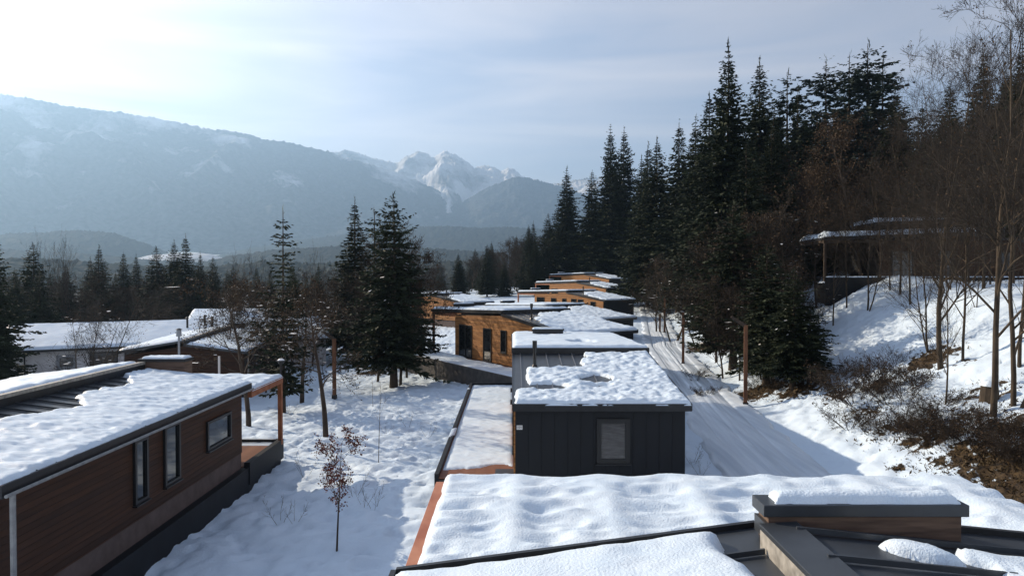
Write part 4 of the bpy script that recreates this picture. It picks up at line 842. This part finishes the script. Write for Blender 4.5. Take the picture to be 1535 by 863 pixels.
# trees and brush on the right bank
plant_px('d1', 'oak_tree', 'broad tree full of dry brown leaves before the pines', 'tree', 1290, 150, 47, wide=1.1)
plant_px('d1', 'oak_tree', 'smaller tree with dry brown leaves beside the terrace houses', 'tree', 1225, 235, 50, wide=.8)
plant_px('m2', 'bare_tree', 'pale branched leafless tree forking low above the road bank', 'tree', 1195, 285, 0, base=500, wide=.9, rz=1.0)
plant_px('b1', 'bare_tree', 'stout leafless trunk leaning over the bare grass patch on the bank', 'tree', 1412, 60, 0, base=552, lean=(0, -.06), rz=.4)
plant_px('b2', 'bare_tree', 'leafless tree forking beside the snow capped stump', 'tree', 1492, -60, 0, base=625, lean=(0, -.05), rz=2.0)
plant_px('m1', 'bare_tree', 'twin stemmed leafless tree rising behind the snow capped stump', 'tree', 1520, -30, 0, base=612, rz=.3, wide=.9)
plant_px('b1', 'bare_tree', 'thin leaning leafless tree on the brushy bank', 'tree', 1420, 300, 0, base=606, lean=(0, -.1), wide=.6)
for i, (px, top, Y) in enumerate([(1350, 160, 40), (1385, 120, 42), (1440, 60, 40), (1475, 20, 36), (1320, 200, 44), (1535, 0, 30), (1270, 250, 42), (1500, 110, 41), (1300, 230, 40), (1365, 210, 38), (1405, 190, 41), (1455, 160, 39), (1520, 150, 38), (1335, 260, 41), (1425, 240, 37), (1250, 300, 41), (1485, 220, 37), (1395, 250, 31), (1445, 180, 28), (1530, 120, 25), (1465, 320, 33)]):
    plant_px(['b2', 'b1', 'm1'][i % 3], 'bare_tree', 'leafless tree screening the dark houses on the terrace', 'tree', px, top, Y, 'leafless trees before the terrace houses', wide=.85)
for i, (px, top, Y) in enumerate([(1075, 330, 48), (1050, 360, 56), (1100, 300, 46), (1130, 330, 44), (1010, 350, 62), (985, 380, 70), (1085, 400, 42), (1160, 350, 40), (1175, 300, 42), (1110, 420, 40), (1145, 430, 38)]):
    plant_px(['b4', 'm2', 'b3'][i % 3], 'bare_tree', 'leafless scrubby tree growing below the tall spruces by the road', 'tree', px, top, Y, 'scrubby trees below the spruces by the road', wide=1.1)
for i, (px, top, base, wd) in enumerate([(1100, 300, 552, 1.15), (1150, 360, 575, 1.15), (1190, 400, 580, 1.2), (1060, 380, 505, 1.2), (1215, 450, 572, 1.3)]):
    plant_px('w1', 'spruce_tree', {1100: 'shaggy spruce with drooping boughs right behind the arm lamp post', 1060: 'shaggy spruce behind the brown grassy bank by the road', 1215: 'lowest shaggy evergreen next to the brush on the bank'}.get(px, 'low shaggy spruce with drooping boughs at the roadside bank'), 'tree', px, top, 0, 'shaggy low spruces at the roadside bank', base=base, wide=wd)
cnt = 0
g3 = np.random.default_rng(9)
for (px, base, h) in [(1262, 600, 1.7), (1285, 605, 1.6), (1300, 585, 1.5), (1338, 590, 1.6), (1360, 600, 1.5), (1250, 575, 1.5), (1320, 560, 1.2), (1275, 640, 1.1), (1305, 650, 1.0), (1375, 575, 1.0), (1345, 545, 1.0)] + \
        [(g3.uniform(1330, 1535), 0, g3.uniform(.6, 1.1)) for _ in range(26)] + [(g3.uniform(1040, 1200), g3.uniform(560, 600), g3.uniform(.5, .9)) for _ in range(10)]:
    if base == 0: base = g3.uniform(600, 665) + max(0, (px - 1360) * .25)
    h_ = hit(px, base); plant(['h1', 'h2'][cnt % 2], 'shrub', 'dark brown leafless bush in the brush on the road bank', 'shrub', h_ - Vector((0, 0, .05)), h, None, 'brush on the road bank', wide=1.2); cnt += 1

# dry grass, leaf litter and small stalks over the bare earth
gl = np.random.default_rng(33); PB = []
for (px, py, rx, ry, nn) in [(1058, 520, 2.0, 3.0, 1500), (1040, 548, 1.0, 1.4, 500), (1135, 590, 1.7, 1.5, 900), (1200, 585, 1.4, 1.4, 700), (1395, 540, 1.1, 1.1, 900), (1260, 590, .9, 1.3, 700), (1300, 620, 1.0, 1.2, 900), (1350, 640, 1.1, 1.2, 1100), (1400, 660, 1.2, 1.4, 1400),
                             (1460, 680, 1.3, 1.4, 1700), (1515, 690, 1.5, 1.5, 2000), (1530, 640, 1.4, 1.6, 1200), (1450, 630, 1.1, 1.1, 900), (1350, 704, .3, .25, 120), (1320, 575, .8, .8, 500), (558, 558, 1.4, 1.4, 800), (1480, 590, 1.2, 1.2, 500), (1535, 735, 1.8, 1.4, 1600)]:
    nn = int(nn * .7); h_ = hit(px, py); PB.append(np.stack([h_.x + gl.normal(0, .55 * rx, nn), h_.y + gl.normal(0, .55 * ry, nn)], 1))
PB = np.concatenate(PB); nb_ = len(PB); zb = ground(PB[:, 0], PB[:, 1]) - .01
d = gl.normal(0, 1, (nb_, 3)); d[:, 2] = np.abs(d[:, 2]) * .9 + .25; d /= np.linalg.norm(d, axis=1)[:, None]
wv = np.cross(d, gl.normal(0, 1, (nb_, 3))); wv /= np.linalg.norm(wv, axis=1)[:, None]; lz = gl.uniform(.05, .17, nb_)[:, None]
V, F = blades(np.column_stack([PB, zb]), d * lz, wv * lz * gl.uniform(.05, .22, nb_)[:, None])
M['litter'] = vary(mat('dry_grass_litter', (.06, .04, .02), .85), (.020, .014, .009), (.13, .09, .042), 5, lo=.35, hi=.75)
tag(link('dry_grass', npmesh('dry_grass', V, F, M['litter'])), 'dry brown grass and fallen leaves on the bare patches of the banks', 'grass', kind='stuff')
# ------------------------------------------------------------------ posts, lamps, stump
def timber_post(px, base, top, arm, label, group=None):
    g = hit(px, base); h = (base - top) / F_PX * g.y
    t = thing('lamp_post', label, 'lamp post', g, math.radians(-15), group)
    MB().box(-.09, .09, -.09, .09, -.3, h - .005).build('post', M['post'], t, bevel=.01)
    MB().box(-.12, .12, -.12, .12, -.25, .22).build('post_shoe', M['frame'], t)
    if arm:
        a = MB().prism([(-.08, h - .13), (.09, h - .002), (-.66, h + .44), (-.74, h + .36)], -.055, .055).build('arm', M['bark'], t, bevel=.008)
        MB().prism([(-.62, h + .23), (-.36, h + .06), (-.33, h + .10), (-.6, h + .275)], -.04, .04).build('lamp_head', M['frame'], a)
    return t
timber_post(1119, 610, 487, True, 'brown timber lamp post with short arm on the road bank before the shaggy spruces')
timber_post(1025, 548, 468, False, 'brown timber post at the foot of the grassy bank beside the road', None)
timber_post(997, 500, 447, False, 'timber post far along the road near the sunlit houses', None)
timber_post(990, 500, 470, False, 'short thin post beside the farther road post', None)
timber_post(501, 598, 508, True, 'red brown timber lamp post beside the snowy path', None)
def street_lamp(px, Y, top, label):
    g = at(px, Y); h = CZ - (top - HY) / F_PX * Y - g.z
    t = thing('street_lamp', label, 'street lamp', g)
    MB().tube((0, 0, -.2), (0, 0, h - .3), .05, n=8).build('pole', M['greywall'], t)
    MB().tube((0, 0, h - .3), (0, 0, h), .13, .10, n=10).build('lantern', M['greywall'], t); MB().tube((0, 0, h), (0, 0, h + .06), .17, .05, n=10).build('hood', M['trim'], t)
street_lamp(268, 31.0, 494, 'grey pole lamp standing behind the brown chalet chimney')
g = at(421, 29.5); h = CZ - (540 - HY) / F_PX * 29.5 - g.z
t = thing('garden_lamp', 'black mushroom lamp capped with snow beyond the porch', 'lamp', g)
MB().tube((0, 0, -.2), (0, 0, h - .15), .05, n=10).build('pole', M['frame'], t); MB().tube((0, 0, h - .15), (0, 0, h), .10, .17, n=12).build('shade', M['frame'], t)
MB().tube((0, 0, h + .001), (0, 0, h + .07), .16, .08, n=12).build('snow_cap', M['twigsnow'], t)
g = at(328, 30); h = CZ - (534 - HY) / F_PX * 30 - g.z
t = thing('marker_pole', 'plain white pole behind the brown chalet roof', 'pole', g); MB().tube((0, 0, -.2), (0, 0, h), .05, n=8).build('pole', M['whitepaint'], t)
g = hit(1486, 605); t = thing('tree_stump', 'cut tree stump wearing a cap of snow on the bank', 'stump', g)
MB().tube((0, 0, -.3), (0, 0, .62), .34, .26, n=11).build('stump', M['palebark'], t)
snow_patch('snow_cap', -.27, .27, -.27, .27, lambda X, Y: 0 * X + .62, lumpy(.16, .2), .03, t, lambda X, Y: .27 - np.hypot(X, Y), edge=.14, seed=2, wob=.0)

# ------------------------------------------------------------------ winter haze in the valley
hb = MB().box(-4900, 3700, -420, 8300, -140, 1330)
ho = hb.build('haze', bpy.data.materials.new('valley_haze')); hm = ho.data.materials[0]; hm.use_nodes = True
hn = hm.node_tree; hn.nodes.clear(); pv = hn.nodes.new('ShaderNodeVolumePrincipled'); oo = hn.nodes.new('ShaderNodeOutputMaterial')
pv.inputs['Color'].default_value = (.40, .65, 1.0, 1); pv.inputs['Density'].default_value = HAZE; pv.inputs['Anisotropy'].default_value = .45
hn.links.new(pv.outputs[0], oo.inputs['Volume']); tag(ho, kind='stuff')
